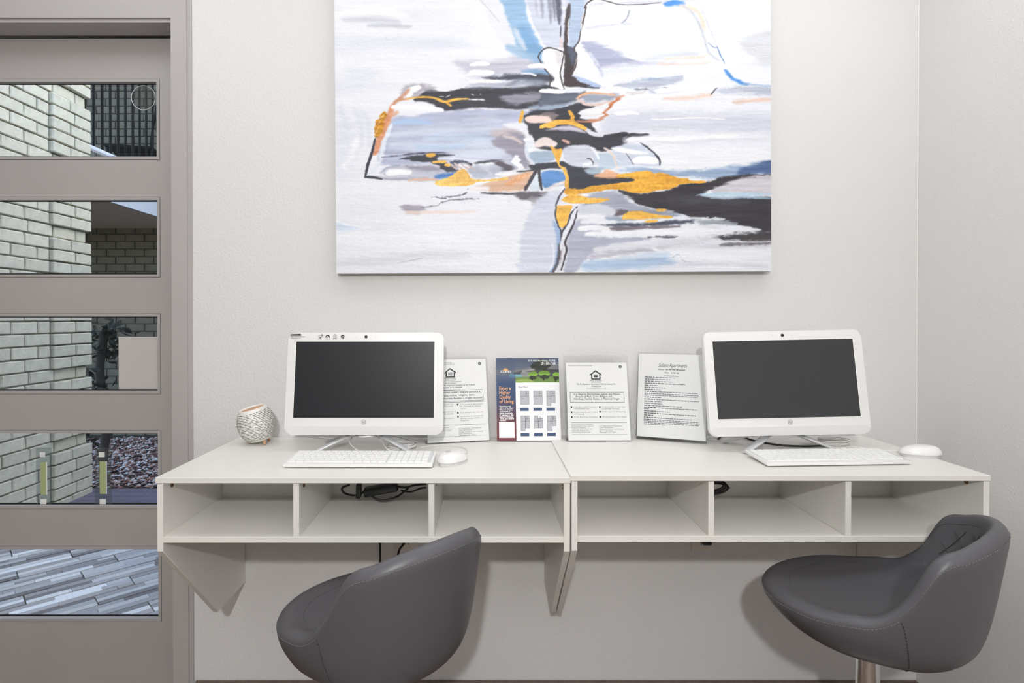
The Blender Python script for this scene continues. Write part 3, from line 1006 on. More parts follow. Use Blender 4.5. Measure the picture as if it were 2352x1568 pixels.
# ------------------------------------------------------------------ aroma diffuser
d0 = on_desk(600, 1017, DTL)
df = empty('aroma_diffuser', (d0.x, d0.y - 0.004, DTL))
tilt = Matrix.Translation((0.0, 0.0, 0.0125)) @ Matrix.Rotation(rad(-13), 4, 'Y') @ Matrix.Rotation(rad(7), 4, 'X')
prof = [(0, 0), (0.030, 0), (0.040, 0.005), (0.053, 0.026), (0.059, 0.050), (0.0575, 0.072), (0.050, 0.094), (0.042, 0.108), (0.0395, 0.1095), (0.0375, 0.107), (0.0365, 0.103)]
zz = [p[1] for p in prof[1:]]
fine = [(0, 0)] + [tuple(v) for v in [(p.x, p.y) for p in catmull([(r, z, 0) for r, z in prof[1:]], 4)]]
lathe('body', fine, M['ceramic'], df, n=48, mx=tilt, angle=50)
lathe('wooden_lid', [(0.0372, 0.1015), (0.0372, 0.1055), (0.030, 0.1065), (0.012, 0.1067), (0, 0.1062)], M['wood'], df, n=40, mx=tilt)
def prof_r(z):
    for (r0, z0), (r1, z1) in zip(fine[1:], fine[2:]):
        if z0 <= z <= z1 and z1 > z0: return r0 + (r1 - r0) * (z - z0) / (z1 - z0)
    return fine[-1][0]
bm = bmesh.new()
qd = random.Random(4)
for k in range(19):
    z = 0.010 + k * 0.0049
    na = 14
    ph_ = qd.random()
    for i in range(na):
        a0 = 2 * math.pi * (i + ph_ + qd.uniform(-.1, .1)) / na
        da = 2 * math.pi / na * 0.78
        for q in range(3):
            vs = []
            for aa, h in ((a0 + da * q / 3, -.0007), (a0 + da * (q + 1) / 3, -.0007), (a0 + da * (q + 1) / 3, .0007), (a0 + da * q / 3, .0007)):
                r = prof_r(z + h) + 0.0004
                vs.append(bm.verts.new(tilt @ Vector((r * math.cos(aa), r * math.sin(aa), z + h))))
            bm.faces.new(vs)
sl = bmobj('slot_pattern', bm, M['slot'], df)
sl['kind'] = 'stuff'
for a in (-50, 70, 190):
    c, s = math.cos(rad(a)), math.sin(rad(a))
    f = tube('foot', [(0.026 * c, 0.026 * s, 0.020), (0.033 * c, 0.033 * s, 0.010), (0.037 * c, 0.037 * s, 0.001)], [0.0058] * 8 + [0.0050] * 8 + [0.0042], M['wood'], df, n=10)
tag(df, 'round white slotted diffuser with slanted wooden lid and wooden feet', 'diffuser')

# ------------------------------------------------------------------ printed sheets in clear holders
def holder(name, BLp, BRp, yl, yr, top_z, label, paper, printer, base_depth=0.05, cat='sign', paper_mat='paper', W=0.2159, foot=True, DT=DTL):
    """BLp/BRp: photo pixels of the lower corners on the desk"""
    a = on_desk(*BLp, DT); b = on_desk(*BRp, DT)
    mid = (a + b) / 2
    ang = math.atan2(b.y - a.y, b.x - a.x)
    t = empty(name, (mid.x, mid.y, DT), ang)
    lean = top_z
    mx = Matrix.Translation((0, 0, 0.0035)) @ Matrix.Rotation(-lean, 4, 'X')
    w = W + 0.004
    H = 0.2794
    if foot:
        box('front_sheet', (-w / 2, w / 2, -0.0022, -0.0004, 0, H + 0.004), M['acrylic'], t, mx=mx)
        box('rear_sheet', (-w / 2, w / 2, 0.0012, 0.0030, 0, H + 0.006), M['acrylic'], t, mx=mx)
        box('foot_plate', (-w / 2, w / 2, 0.0, min(base_depth, 0.06), -0.0033, -0.0008), M['acrylic'], t, mx=Matrix.Translation((0, 0, 0.0035)))
    u0, u1, v0, v1 = paper
    box('paper_sheet', (u0 - W / 2, u1 - W / 2, 0.0, 0.0006, v0, v1), M[paper_mat], t, mx=mx)
    sh = Sheet()
    names = printer(sh, u1 - u0, v1 - v0) or {}
    sh.build(names, t, mx @ Matrix.Translation((u0 - W / 2, 0.0, v0)), lift=0.00012)
    tag(t, label, cat)
    return t, mx

def house_logo(sh, c, v, s):
    """equal housing mark: house outline with two bars"""
    k = s / 100.0
    P = lambda pts: [(c + x * k, v + y * k) for x, y in pts]
    sh.poly('ink', P([(-60, 55), (0, 100), (0, 84), (-60, 40)]))
    sh.poly('ink', P([(60, 55), (60, 40), (0, 84), (0, 100)]))
    for b in ((-48, -36, 0, 52), (36, 48, 0, 52), (-48, 48, 0, 12), (-22, 22, 42, 53), (-22, 22, 24, 35)):
        sh.rect('ink', c + b[0] * k, c + b[1] * k, v + b[2] * k, v + b[3] * k)

def emblem(sh, u, v, r):
    sh.ring('ink', u, v, r * 0.55, r, 12)
    sh.rect('ink', u - r * 0.4, u + r * 0.4, v - r * 0.3, v + r * 0.3)

def hud(sh, w, h, T):
    S = w / 0.2159
    g = lambda f: f * h           # vertical fraction from the bottom
    sh.text('ink_grey', T['dept'], 0.035 * w, g(.955), .0052, width=0.40 * w)
    if 'dept2' in T: sh.text('ink_grey', T['dept2'], 0.06 * w, g(.937), .0050, width=0.42 * w)
    emblem(sh, 0.895 * w, g(.945), 0.0052)
    house_logo(sh, T.get('cx', .485) * w, g(.775), 0.034 * S)
    c = T.get('cx', .485) * w
    v = .755
    for s, sz, wd in T['under']:
        sh.text('ink', s, c, g(v), sz, 'CENTER', width=wd * w, bold=0.00004)
        v -= .020
    v = T['v1']
    for s, wd in T['biz']:
        sh.text('ink', s, c, g(v), .0075, 'CENTER', width=wd * w, bold=0.00006)
        v -= .027
    sh.text('ink_light', T['act'], c, g(v + .003), .0048, 'CENTER', width=0.32 * w)
    b0, b1 = T['box']
    sh.frame('ink_grey' if T.get('grey') else 'ink', T.get('bx0', .05) * w, .935 * w, g(b0), g(b1), 0.0013)
    v = b1 - .037
    for s, u, wd in T['main']:
        sh.text('ink', s, u * w, g(v), .0090, width=wd * w, bold=0.00012)
        v -= T.get('mstep', .030)
    if 'line_a' in T: sh.rect('ink', .02 * w, .935 * w, g(T['line_a']), g(T['line_a']) + .0012)
    for u, v, lines in T['bul']:
        sh.rect('ink', u * w, (u + .024) * w, g(v) - .001, g(v) + .0046)
        for i, s in enumerate(lines):
            sh.text('ink_light', s, (u + .05) * w, g(v - i * .024), .0068, width=min(.38, .0145 * len(s) + .02) * w)
    sh.rect('ink_grey', .055 * w, .95 * w, g(T['rule']), g(T['rule']) + .0013)
    v = T['rule'] - .030
    for s in T['left']:
        sh.text('ink_grey', s, T.get('lu', .055) * w, g(v), .0050, width=min(.36, .0095 * len(s) + .02) * w)
        v -= .0185
    v = T['rule'] - .048
    for s in T['right']:
        sh.text('ink_grey', s, .505 * w, g(v), .0058, width=min(.40, .0115 * len(s) + .02) * w)
        v -= .0205
    sh.rect('ink_light', .055 * w, .95 * w, g(T['rule2']), g(T['rule2']) + .0009)
    return {'ink': 'black_lettering', 'ink_grey': 'grey_lettering', 'ink_light': 'light_lettering'}

EN = dict(dept='U.S. Department of Housing and Urban Development', under=[('EQUAL HOUSING', .0052, .19), ('OPPORTUNITY', .0052, .155)], v1=.708,
          biz=[('We Do Business in Accordance With the Federal Fair', .64), ('Housing Law', .155)], act='(The Fair Housing Amendments Act of 1988)', box=(.480, .612), grey=True,
          main=[('It is illegal to Discriminate Against Any Person', .115, .75), ('Because of Race, Color, Religion, Sex,', .145, .60), ('Handicap, Familial Status, or National Origin', .115, .74)],
          bul=[(.055, .415, ['In the sale or rental of housing or', 'residential lots']), (.055, .348, ['In advertising the sale or rental', 'of housing']), (.055, .287, ['In the financing of housing']),
               (.515, .415, ['In the provision of real estate', 'brokerage services']), (.515, .352, ['In the appraisal of housing']), (.515, .289, ['Blockbusting is also illegal'])],
          rule=.222, left=['Anyone who feels he or she has been', 'discriminated against may file a complaint of', 'housing discrimination:', '       1-800-669-9777 (Toll Free)', '       1-800-927-9275 (TTY)', '       www.hud.gov/fairhousing'],
          right=['U.S. Department of Housing and', 'Urban Development', 'Assistant Secretary for Fair Housing and', 'Equal Opportunity', 'Washington, D.C. 20410'], rule2=.072)
ES = dict(dept='Departamento de Vivienda', dept2='y Desarrollo Urbano de los EE.UU.', cx=.40, under=[('EQUAL HOUSING', .0052, .19), ('OPPORTUNITY', .0056, .19), ('IGUALDAD DE OPORTUNIDADES', .005, .36), ('EN LA VIVIENDA', .0052, .19)], v1=.672,
          biz=[('Nuestras prácticas de negocios cumplen la ley federal', .80), ('de equidad en la vivienda', .37)], act='(Enmiendas a la Ley de Equidad en la Vivienda de 1988)', box=(.484, .620), bx0=-0.0,
          main=[('Es ilegal discriminar contra ninguna persona a', .02, .865), ('causa de su raza, color, religión, sexo,', .02, .78), ('incapacidad, situación familiar u origen nacional', .02, .895)], mstep=.037,
          line_a=.470, bul=[(.0, .44, ['En la venta o alquiler de', 'viviendas o lotes residenciales']), (.0, .35, ['En publicidad relacionada con', 'la venta o alquiler de viviendas']), (.0, .275, ['En la financiación de la vivienda']),
               (.49, .435, ['En la provisión de servicios', 'de corretaje de bienes', 'raíces']), (.49, .335, ['En la tasación de viviendas']), (.49, .290, ['Las tácticas de intimidación', '(Blockbusting) también son', 'ilegales'])],
          rule=.195, left=['Cualquier persona que ha sido', 'víctima puede someter una reclamación', 'de discriminación en la vivienda:', '1-800-669-9777', '1-800-927-9275'],
          right=['U.S. Department of Housing and', 'Urban Development', 'Assistant Secretary for Fair Housing and', 'Equal Opportunity', 'Washington, D.C. 20410'], rule2=.062)

holder('sign_holder', (978, 1021), (1128, 1013.5), 0, 0, rad(13), 'clear holder with Spanish equal housing sheet, half hidden by a computer', (0.004, 0.212, 0.001, 0.276), lambda s, w, h: hud(s, w, h, ES))
holder('sign_holder', (1303, 1014.5), (1450.5, 1014), 0, 0, rad(13), 'clear holder with English equal housing sheet, gap above the page', (0.006, 0.2125, 0.0005, 0.2595), lambda s, w, h: hud(s, w, h, EN), DT=DTR)

# page of fees in a clear sleeve, leaning right of the English sheet
def fees(sh, w, h):
    r = random.Random(11)
    g = lambda f: f * h
    sh.text('ink', 'Solano Apartments', .515 * w, g(.845), .0185, 'CENTER', width=.42 * w, shear=0.32)
    sh.text('ink', 'Address:', .30 * w, g(.805), .0062, width=.09 * w, bold=.0001)
    sh.greek('ink_light', .41 * w, .70 * w, g(.806), .0035, r)
    sh.text('ink', 'Phone:', .40 * w, g(.768), .0062, width=.07 * w, bold=.0001)
    sh.greek('ink_light', .49 * w, .61 * w, g(.769), .0035, r)
    sh.text('ink', 'Fee & Deposit Disclosure', .50 * w, g(.730), .0060, 'CENTER', width=.22 * w, bold=.0001)
    v = .708
    ends = [.54, .48, .52, .70, .30, .42, .35, .88, .90, .88, .35, .90, .36, .37, .66, .88, .18, .48, .86, .22, .80, .90, .90, .90, .42]
    heads = [.15, .14, .14, .30, .06, .09, .16, .20, .06, 0, .10, .17, .14, .09, .10, .19, 0, .18, .22, .14, .18, .26, 0, 0, 0]
    for i, (e, hd) in enumerate(zip(ends, heads)):
        if hd: sh.greek('ink_grey', .10 * w, (.10 + hd) * w, g(v), .0030, r)
        sh.greek('ink_light', (.10 + hd + (.012 if hd else 0)) * w, e * w, g(v), .0026, r)
        v -= .0248 if heads[(i + 1) % len(heads)] else .0185
    return {'ink': 'black_lettering', 'ink_grey': 'grey_lettering', 'ink_light': 'light_lettering'}
t4, mx4 = holder('fee_sheet', (1463, 1009), (1621, 1021.5), 0, 0, rad(11.5), 'white fee sheet in a glossy sleeve beside the right computer', (0.002, 0.2185, 0.008, 0.2875), fees, cat='sheet', W=0.2195, foot=False, DT=DTR)
box('clear_sleeve', (-0.111, 0.111, -0.0016, -0.0010, 0.002, 0.293), M['acrylic'], t4, mx=mx4)
box('rear_sheet', (-0.111, 0.111, 0.0012, 0.003, 0.0, 0.292), M['acrylic'], t4, mx=mx4)
box('foot_plate', (-0.111, 0.111, 0.0, 0.045, 0.0002, 0.0025), M['acrylic'], t4)

# colour leasing flyer
def flyer_print(sh, w, h):
    g = lambda f: f * h
    bar = .305 * w
    r = random.Random(2)
    sh.text('ink_white', '101 W. NASA Pkwy Webster, TX 77598', .95 * w, g(.955), .0085, 'RIGHT', width=.44 * w, bold=.00012)
    sh.text('ink_white', '281-338-7368', .95 * w, g(.918), .0125, 'RIGHT', width=.235 * w, bold=.0001)
    # sun-ray mark and the name under it
    for a in range(0, 181, 20):
        ca, sa = math.cos(rad(a)), math.sin(rad(a))
        c = (.150 * w, g(.838))
        sh.poly('ink_orange', [(c[0] + .006 * ca - .0012 * sa, c[1] + .006 * sa + .0012 * ca), (c[0] + .0125 * ca, c[1] + .0125 * sa), (c[0] + .006 * ca + .0012 * sa, c[1] + .006 * sa - .0012 * ca)])
    sh.poly('ink_orange', [(.150 * w + .0062 * math.cos(rad(a)), g(.838) + .0062 * math.sin(rad(a))) for a in range(0, 181, 15)])
    sh.text('ink_white', 'SOLANO', .148 * w, g(.820), .0100, 'CENTER', width=.165 * w, bold=.00015)
    for i, s in enumerate(('Enjoy a', 'Higher', 'Quality', 'of Living')):
        sh.text('ink_orange', s, .045 * w, g(.608 - .053 * i), .0165, width=[.185, .175, .18, .225][i] * w, bold=.00015)
    for i, s in enumerate(('Experience the', 'charm of southern', 'living at Solano', 'apartments, a', 'quaint community', 'is nestled in the', 'heart of Webster,', 'Texas, just outside', 'Houston.')):
        sh.text('ink_white', s, .045 * w, g(.400 - .0208 * i), .0068, width=min(.225, .0128 * len(s)) * w, bold=.00022)
    # the code stays a blank white square
    sh.rect('ink_white', .035 * w, .275 * w, g(.035), g(.222))
    sh.text('ink_grey', 'Floor Plans', .35 * w, g(.632), .0080, width=.14 * w)
    plans = [(.375, .43, 'a'), (.585, .43, 'a'), (.79, .43, 'b'), (.375, .13, 'b'), (.585, .13, 'c'), (.79, .13, 'd')]
    for u, v, k in plans:
        x0, y0, W_, H_ = u * w, g(v), .140 * w, g(.165)
        X = lambda f: x0 + f * W_
        Yy = lambda f: y0 + f * H_
        shapes = {'a': [(0, 1, 0, 1)], 'b': [(0, .5, -.1, 1), (.5, 1, .1, 1)], 'c': [(0, .45, .1, 1), (.45, 1, .1, .85)], 'd': [(0, .55, -.12, 1), (.55, 1, .25, 1)]}[k]
        for s in shapes:
            sh.rect('ink_plan', X(s[0]), X(s[1]), Yy(s[2]), Yy(s[3]))
            sh.frame('ink_navy', X(s[0]), X(s[1]), Yy(s[2]), Yy(s[3]), .0007)
        for s in ((0, .62, .58, .60), (.62, .64, .55, .95), (.66, 1, .62, .64), (.2, .45, .40, .42), (.70, .72, .72, .98), (.64, .95, .80, .82)):
            sh.rect('ink', X(s[0]), X(s[1]), Yy(s[2]), Yy(s[3]))
        sh.rect('ink_navy', X(-.05), X(.92), y0 - g(.078), y0 - g(.040))
        sh.rect('ink_white', X(.03), X(.55), y0 - g(.054), y0 - g(.048))
        sh.rect('ink_plan', X(.03), X(.40), y0 - g(.068), y0 - g(.064))
    return {'ink_white': 'white_lettering', 'ink_orange': 'orange_lettering', 'ink_navy': 'blue_print', 'ink_plan': 'floor_plan', 'ink': 'black_print', 'ink_grey': 'grey_lettering'}
t2, mx2 = holder('leasing_flyer', (1141, 1015), (1290, 1014), 0, 0, rad(13), 'colour apartment flyer with blue band and floor plans', (0, 0.2159, 0, 0.2794), flyer_print, cat='flyer', foot=False)
FLY = (t2, mx2)

# ------------------------------------------------------------------ wall outlets and what hangs under the desks
for k, (px, py, lbl) in enumerate(((934, 1231, 'wall outlet plate under the desk by the door'), (1614, 1232, 'wall outlet plate under the desk by the right wall'))):
    p = at_depth(px, py, WY)
    t = empty('wall_outlet', (p.x, WY, p.z))
    prism('cover_plate', rrect(-0.038, 0.038, -0.052, 0.062, 0.004, 3), -0.0055, -0.0004, M['outlet'], t, bevel=0.0015)
    for s in (-1, 1):
        q = prism('socket', rrect(-0.017, 0.017, s * 0.024 - 0.014, s * 0.024 + 0.014, 0.008, 4), -0.0068, -0.0056, M['outlet'], t)
        for dx in (-0.006, 0.006):
            box('slot', (dx - 0.0012, dx + 0.0012, -0.0072, -0.0069, s * 0.024 - 0.005, s * 0.024 + 0.004), M['ink'], q)
    tag(t, lbl, 'outlet', 'wall outlets')
pg = at_depth(1622, 1240, WY - 0.02)
pl = empty('power_plug', (pg.x, pg.y, pg.z))
box('plug_body', (-0.016, 0.016, -0.020, 0.0110, -0.014, 0.014), M['black_plastic'], pl, bevel=0.005)
tube('cord', [(0, -0.005, 0.012), (0.004, -0.012, 0.04), (0.01, -0.02, 0.08)], 0.003, M['cable_black'], pl)
tag(pl, 'black plug in the outlet under the right desk', 'plug')
cable('power_cable', [at_depth(873, 1200, 1.90), at_depth(872, 1255, 1.90), at_depth(873, 1300, 1.90), at_depth(880, 1370, 1.90), at_depth(900, 1400, 1.90), at_depth(915, 1360, 1.91), at_depth(914, 1275, 1.92), at_depth(926, 1250, 1.925), at_depth(930, 1225, 1.932)], 0.0042, M['cable_black'], 'black power cord hanging below the desk by the door')
# power adapter and tangle in the middle cubby, hung from the back opening
ad = empty('power_adapter', tuple(at_depth(875, 1124, 1.72)), rad(4))
box('brick_body', (-0.052, 0.052, -0.020, 0.020, -0.012, 0.012), M['black_plastic'], ad, bevel=0.005, seg=3, mx=Matrix.Rotation(rad(-9), 4, 'Y'))
box('strap', (-0.074, -0.060, -0.020, 0.018, -0.022, 0.020), M['black_plastic'], ad, bevel=0.002)
tube('lead', [(-0.045, 0, -0.004), (-0.075, -0.01, -0.014), (-0.110, 0, -0.010), (-0.118, 0.0, 0.006), (-0.095, 0, 0.016)], 0.0032, M['cable_black'], ad)
tube('lead', [(-0.04, -.005, -0.010), (0.0, -.012, -0.030), (0.05, -0.01, -0.020), (0.085, 0, 0.004)], 0.0030, M['cable_black'], ad)
tube('lead', [(0.045, 0, 0.008), (0.075, 0, 0.004), (0.10, 0, 0.010), (0.138, 0.005, 0.012)], 0.0032, M['cable_black'], ad)
tube('lead', [(0.060, -.004, -0.004), (0.09, 0, -0.010), (0.12, 0, 0.000), (0.138, 0.0, 0.002)], 0.0030, M['cable_black'], ad)
tag(ad, 'black power adapter with cables in the middle cubby by the door', 'power adapter')
cc = at_depth(1640, 1122, 1.68)
pts = []
for i in range(31):
    a = 2 * math.pi * i / 10
    pts.append((cc.x + 0.048 * math.cos(a) * (1 - .012 * i), cc.y + 0.02 * math.sin(a), cc.z + 0.012 * math.sin(a + .4) + 0.0006 * i - 0.004))
cable('cable_coil', pts, 0.0030, M['cable_black'], 'coiled black cable in the middle cubby of the right desk', per=4)

# ------------------------------------------------------------------ bar stools
KEYS = [0, 45, 85, 106, 117, 128, 143, 160, 180]
PROF = [
 [(0,0),(.07,.0),(.13,.004),(.185,.026),(.218,.053),(.232,.072),(.228,.088),(.205,.096),(.165,.093),(.12,.092),(.06,.094),(0,.097)],
 [(0,0),(.07,.0),(.13,.004),(.185,.026),(.216,.056),(.228,.078),(.224,.095),(.203,.103),(.165,.099),(.12,.096),(.06,.096),(0,.097)],
 [(0,0),(.07,.0),(.14,.006),(.19,.028),(.214,.064),(.221,.094),(.216,.112),(.197,.120),(.165,.112),(.12,.104),(.06,.099),(0,.097)],
 [(0,0),(.07,.0),(.14,.006),(.19,.03),(.214,.075),(.221,.116),(.217,.138),(.200,.144),(.175,.124),(.12,.106),(.06,.100),(0,.097)],
 [(0,0),(.07,.0),(.14,.005),(.19,.028),(.215,.078),(.225,.150),(.222,.184),(.202,.188),(.177,.143),(.12,.107),(.06,.100),(0,.097)],
 [(0,0),(.07,.0),(.14,.004),(.19,.026),(.217,.084),(.232,.212),(.231,.256),(.206,.260),(.179,.165),(.12,.107),(.06,.100),(0,.097)],
 [(0,0),(.07,.0),(.14,.004),(.19,.025),(.219,.088),(.241,.236),(.241,.284),(.213,.288),(.181,.177),(.12,.107),(.06,.100),(0,.097)],
 [(0,0),(.07,.0),(.14,.004),(.19,.025),(.220,.09),(.246,.253),(.247,.304),(.217,.308),(.183,.183),(.12,.107),(.06,.100),(0,.097)],
 [(0,0),(.07,.0),(.14,.004),(.19,.025),(.220,.09),(.248,.259),(.250,.312),(.219,.316),(.183,.185),(.12,.107),(.06,.100),(0,.097)],
]
def hermite(xs, ys, q):
    xs = np.asarray(xs, float); ys = np.asarray(ys, float); q = np.asarray(q, float)
    m = np.gradient(ys, xs, axis=0)
    i = np.clip(np.searchsorted(xs, q, side='right') - 1, 0, len(xs) - 2)
    h = xs[i + 1] - xs[i]
    t = (q - xs[i]) / h
    sh = (-1,) + (1,) * (ys.ndim - 1)
    t = t.reshape(sh); h = h.reshape(sh)
    return (2*t**3-3*t**2+1)*ys[i] + (t**3-2*t**2+t)*h*m[i] + (-2*t**3+3*t**2)*ys[i+1] + (t**3-t**2)*h*m[i+1]
_A = np.array(PROF)
_ks = np.array([-200] + [-k for k in KEYS[::-1][:-1]] + KEYS + [200], float)
_AA = np.concatenate([_A[-2:-1], _A[::-1][:-1], _A, _A[-2:-1]])
def seat_pt(phi, v):
    """arrays of angle (deg, 0 = front) and profile parameter 0..11 (underside centre to seat centre)"""
    phi = ((np.asarray(phi, float) + 180) % 360) - 180
    v = np.asarray(v, float)
    R = hermite(_ks, _AA, phi)
    m = np.gradient(R, axis=1)
    i = np.clip(np.floor(v).astype(int), 0, 10)
    t = (v - i)[:, None]
    n = np.arange(len(phi))
    a, b, ma, mb = R[n, i], R[n, i + 1], m[n, i], m[n, i + 1]
    S = (2*t**3-3*t**2+1)*a + (t**3-2*t**2+t)*ma + (-2*t**3+3*t**2)*b + (t**3-t**2)*mb
    w = np.radians(phi)
    return np.stack([S[:, 0] * np.sin(w), S[:, 0] * np.cos(w), S[:, 1]], 1)

def stool(loc, rz, seat_z, label):
    t = empty('bar_stool', (loc[0], loc[1], FZ), rz)
    seat_z -= FZ
    up = Vector((0, 0, seat_z))
    nu, nv = 120, 66
    ph = np.linspace(-180, 180, nu, endpoint=False)
    vv = np.linspace(0, 11, nv)
    G = np.stack([seat_pt(ph, np.full(nu, v)) for v in vv], 1)   # nu, nv, 3
    G[..., 2] += seat_z
    # quilted inner back: shallow diamond dents
    SPL = 111.0
    seat_f, back_f = [], []
    for i in range(nu):
        a = abs(ph[i] + 1.5)
        for j in range(nv - 1):
            f = (i * nv + j, ((i + 1) % nu) * nv + j, ((i + 1) % nu) * nv + j + 1, i * nv + j + 1)
            isback = a > SPL + max(0.0, 5.5 - vv[j]) * 3.2 and vv[j] < 8.7 and vv[j] > 1.2
            (back_f if isback else seat_f).append(f)
    # quilting: displace the inner back
    for i in range(nu):
        a = ph[i]
        if abs(a) < 118: continue
        for j in range(nv):
            if 7.15 < vv[j] < 8.7:
                u = (abs(a) - 180) * math.copysign(1, a) * 0.0033 * 1.0
                z = G[i, j, 2]
                s = 0.085
                d1 = abs(((u + (z - seat_z) * 0.55) / s) % 1 - .5); d2 = abs(((u - (z - seat_z) * 0.55) / s) % 1 - .5)
                dent = 0.0025 * (max(0, 1 - (0.5 - d1) / 0.13) * 0 + math.exp(-((0.5 - d1) / 0.07) ** 2) + math.exp(-((0.5 - d2) / 0.07) ** 2))
                w = min(1, (vv[j] - 7.15) / .3) * min(1, (8.7 - vv[j]) / .3) * min(1, (abs(a) - 118) / 12)
                out = Vector((math.sin(rad(a)), math.cos(rad(a)), 0))
                G[i, j] += np.array(out * dent * w)
    allv = G.reshape(-1, 3)
    def sub(nm, faces):
        used = sorted({k for f in faces for k in f})
        ix = {k: n for n, k in enumerate(used)}
        bm = bmesh.new()
        bv = [bm.verts.new(allv[k]) for k in used]
        for f in faces:
            q = list(dict.fromkeys(ix[k] for k in f))
            try: bm.faces.new([bv[k] for k in q])
            except ValueError: pass
        o = bmobj(nm, bm, M['leather'], t, smooth=False)
        me = o.data
        me.polygons.foreach_set('use_smooth', [True] * len(me.polygons))
        me.normals_split_custom_set_from_vertices([tuple(NRM[k]) for k in used])
        return o
    # shared normals so the two covers meet without a crease
    du = np.roll(G, -1, 0) - np.roll(G, 1, 0)
    dv = np.gradient(G, axis=1)
    NRM = np.cross(du, dv)
    ln = np.linalg.norm(NRM, axis=2, keepdims=True)
    NRM = NRM / np.maximum(ln, 1e-12)
    k0 = nu // 2
    if NRM[k0, nv // 4, 2] > 0: NRM = -NRM
    NRM[:, 0] = (0, 0, -1)
    NRM[:, -1] = (0, 0, 1)
    NRM = NRM.reshape(-1, 3)
    seat = sub('seat', seat_f)
    back = sub('backrest', back_f)
    # stitched seams
    def stitches(parent, nm, phis, vs, m, step=0.0075, on=0.6, r=0.0008, lift=0.0005):
        P = seat_pt(np.array(phis), np.array(vs)) + np.array([0, 0, seat_z])
        cen = np.array([0, 0, seat_z + 0.07])
        N_ = P - cen
        N_[:, 2] *= 0.8
        N_ /= np.linalg.norm(N_, axis=1)[:, None]
        P = P + N_ * lift
        seg = np.linalg.norm(np.diff(P, axis=0), axis=1)
        L = np.concatenate([[0], np.cumsum(seg)])
        bm = bmesh.new()
        s = 0.0
        while s < L[-1] - step:
            a = [np.interp(s, L, P[:, k]) for k in range(3)]
            b = [np.interp(s + step * on, L, P[:, k]) for k in range(3)]
            bm_tube(bm, [Vector(a), Vector(b)], r, 5)
            s += step
        o = bmobj(nm, bm, m, parent)
        return o
    a = np.linspace(-111, 111, 160)
    stitches(seat, 'stitching', a, np.full(160, 5.35), M['thread'])
    for s in (-1, 1):
        b = np.linspace(111, 180, 90) * s
        stitches(back, 'stitching', b, np.full(90, 5.75), M['thread'])
        vs = np.linspace(1.4, 5.6, 60)
        stitches(back, 'stitching', s * (111.0 + np.maximum(0, 5.5 - vs) * 3.2), vs, M['thread_dark'], r=0.0011)
    # solid seam line along the inner rim and across the seat pad
    a = np.linspace(106, 254, 120)
    stitches(back, 'inner_seam', a, np.full(120, 7.2), M['thread_dark'], step=0.004, on=1.0, r=0.0007)
    a = np.linspace(-75, 75, 80)
    stitches(seat, 'pad_seam', a, np.full(80, 7.9), M['thread_dark'], step=0.004, on=1.0, r=0.0004, lift=0.0001)
    # crossing seams of the quilted inner back
    for k in range(-3, 4):
        for sgn in (-1, 1):
            f = np.linspace(0, 1, 40)
            phs = 180 + k * 17 + sgn * (f - .5) * 44
            keep = (phs > 132) & (phs < 228)
            if keep.sum() > 6:
                stitches(back, 'quilt_seam', phs[keep], (7.35 + f * 1.2)[keep], M['thread_dark'], step=0.004, on=1.0, r=0.0009, lift=-0.0002)
    # lift column, foot ring and base
    lathe('mount_plate', [(0, seat_z + 0.004), (0.075, seat_z + 0.004), (0.075, seat_z - 0.012), (0.034, seat_z - 0.016), (0, seat_z - 0.016)], M['black_plastic'], t, n=28)
    lathe('upper_column', [(0, seat_z - 0.01), (0.0255, seat_z - 0.01), (0.0255, 0.20), (0, 0.20)], M['chrome'], t, n=32)
    lathe('column', [(0, 0.315), (0.029, 0.315), (0.031, 0.31), (0.031, 0.03), (0, 0.03)], M['chrome'], t, n=32)
    lathe('base', [(0, 0.034), (0.032, 0.034), (0.045, 0.026), (0.10, 0.016), (0.185, 0.010), (0.198, 0.004), (0.198, 0.0), (0, 0)], M['chrome'], t, n=48)
    fr = [(0.030 * 0, 0.03, 0.235), (-0.09, 0.06, 0.235), (-0.13, 0.14, 0.235), (-0.08, 0.20, 0.235), (0, 0.215, 0.235), (0.08, 0.20, 0.235), (0.13, 0.14, 0.235), (0.09, 0.06, 0.235), (0, 0.03, 0.235)]
    tube('foot_ring', fr, 0.0095, M['chrome'], t, n=10)
    tube('height_lever', [(0.02, 0.02, seat_z - 0.012), (0.07, 0.05, seat_z - 0.016), (0.11, 0.07, seat_z - 0.022)], 0.004, M['black_plastic'], t)
    tag(t, label, 'bar stool', 'grey bar stools')
    return t
def stool_at(px, d): return ((px - 1115) * d / FPX, d)
stool(stool_at(1997, 1.3655), rad(48.5), 0.4906, 'dark grey leatherette bar stool showing its seat, by the right wall')
stool(stool_at(868, 1.3196), rad(46.4), 0.4797, 'dark grey leatherette bar stool turning its back, at the desk by the door')

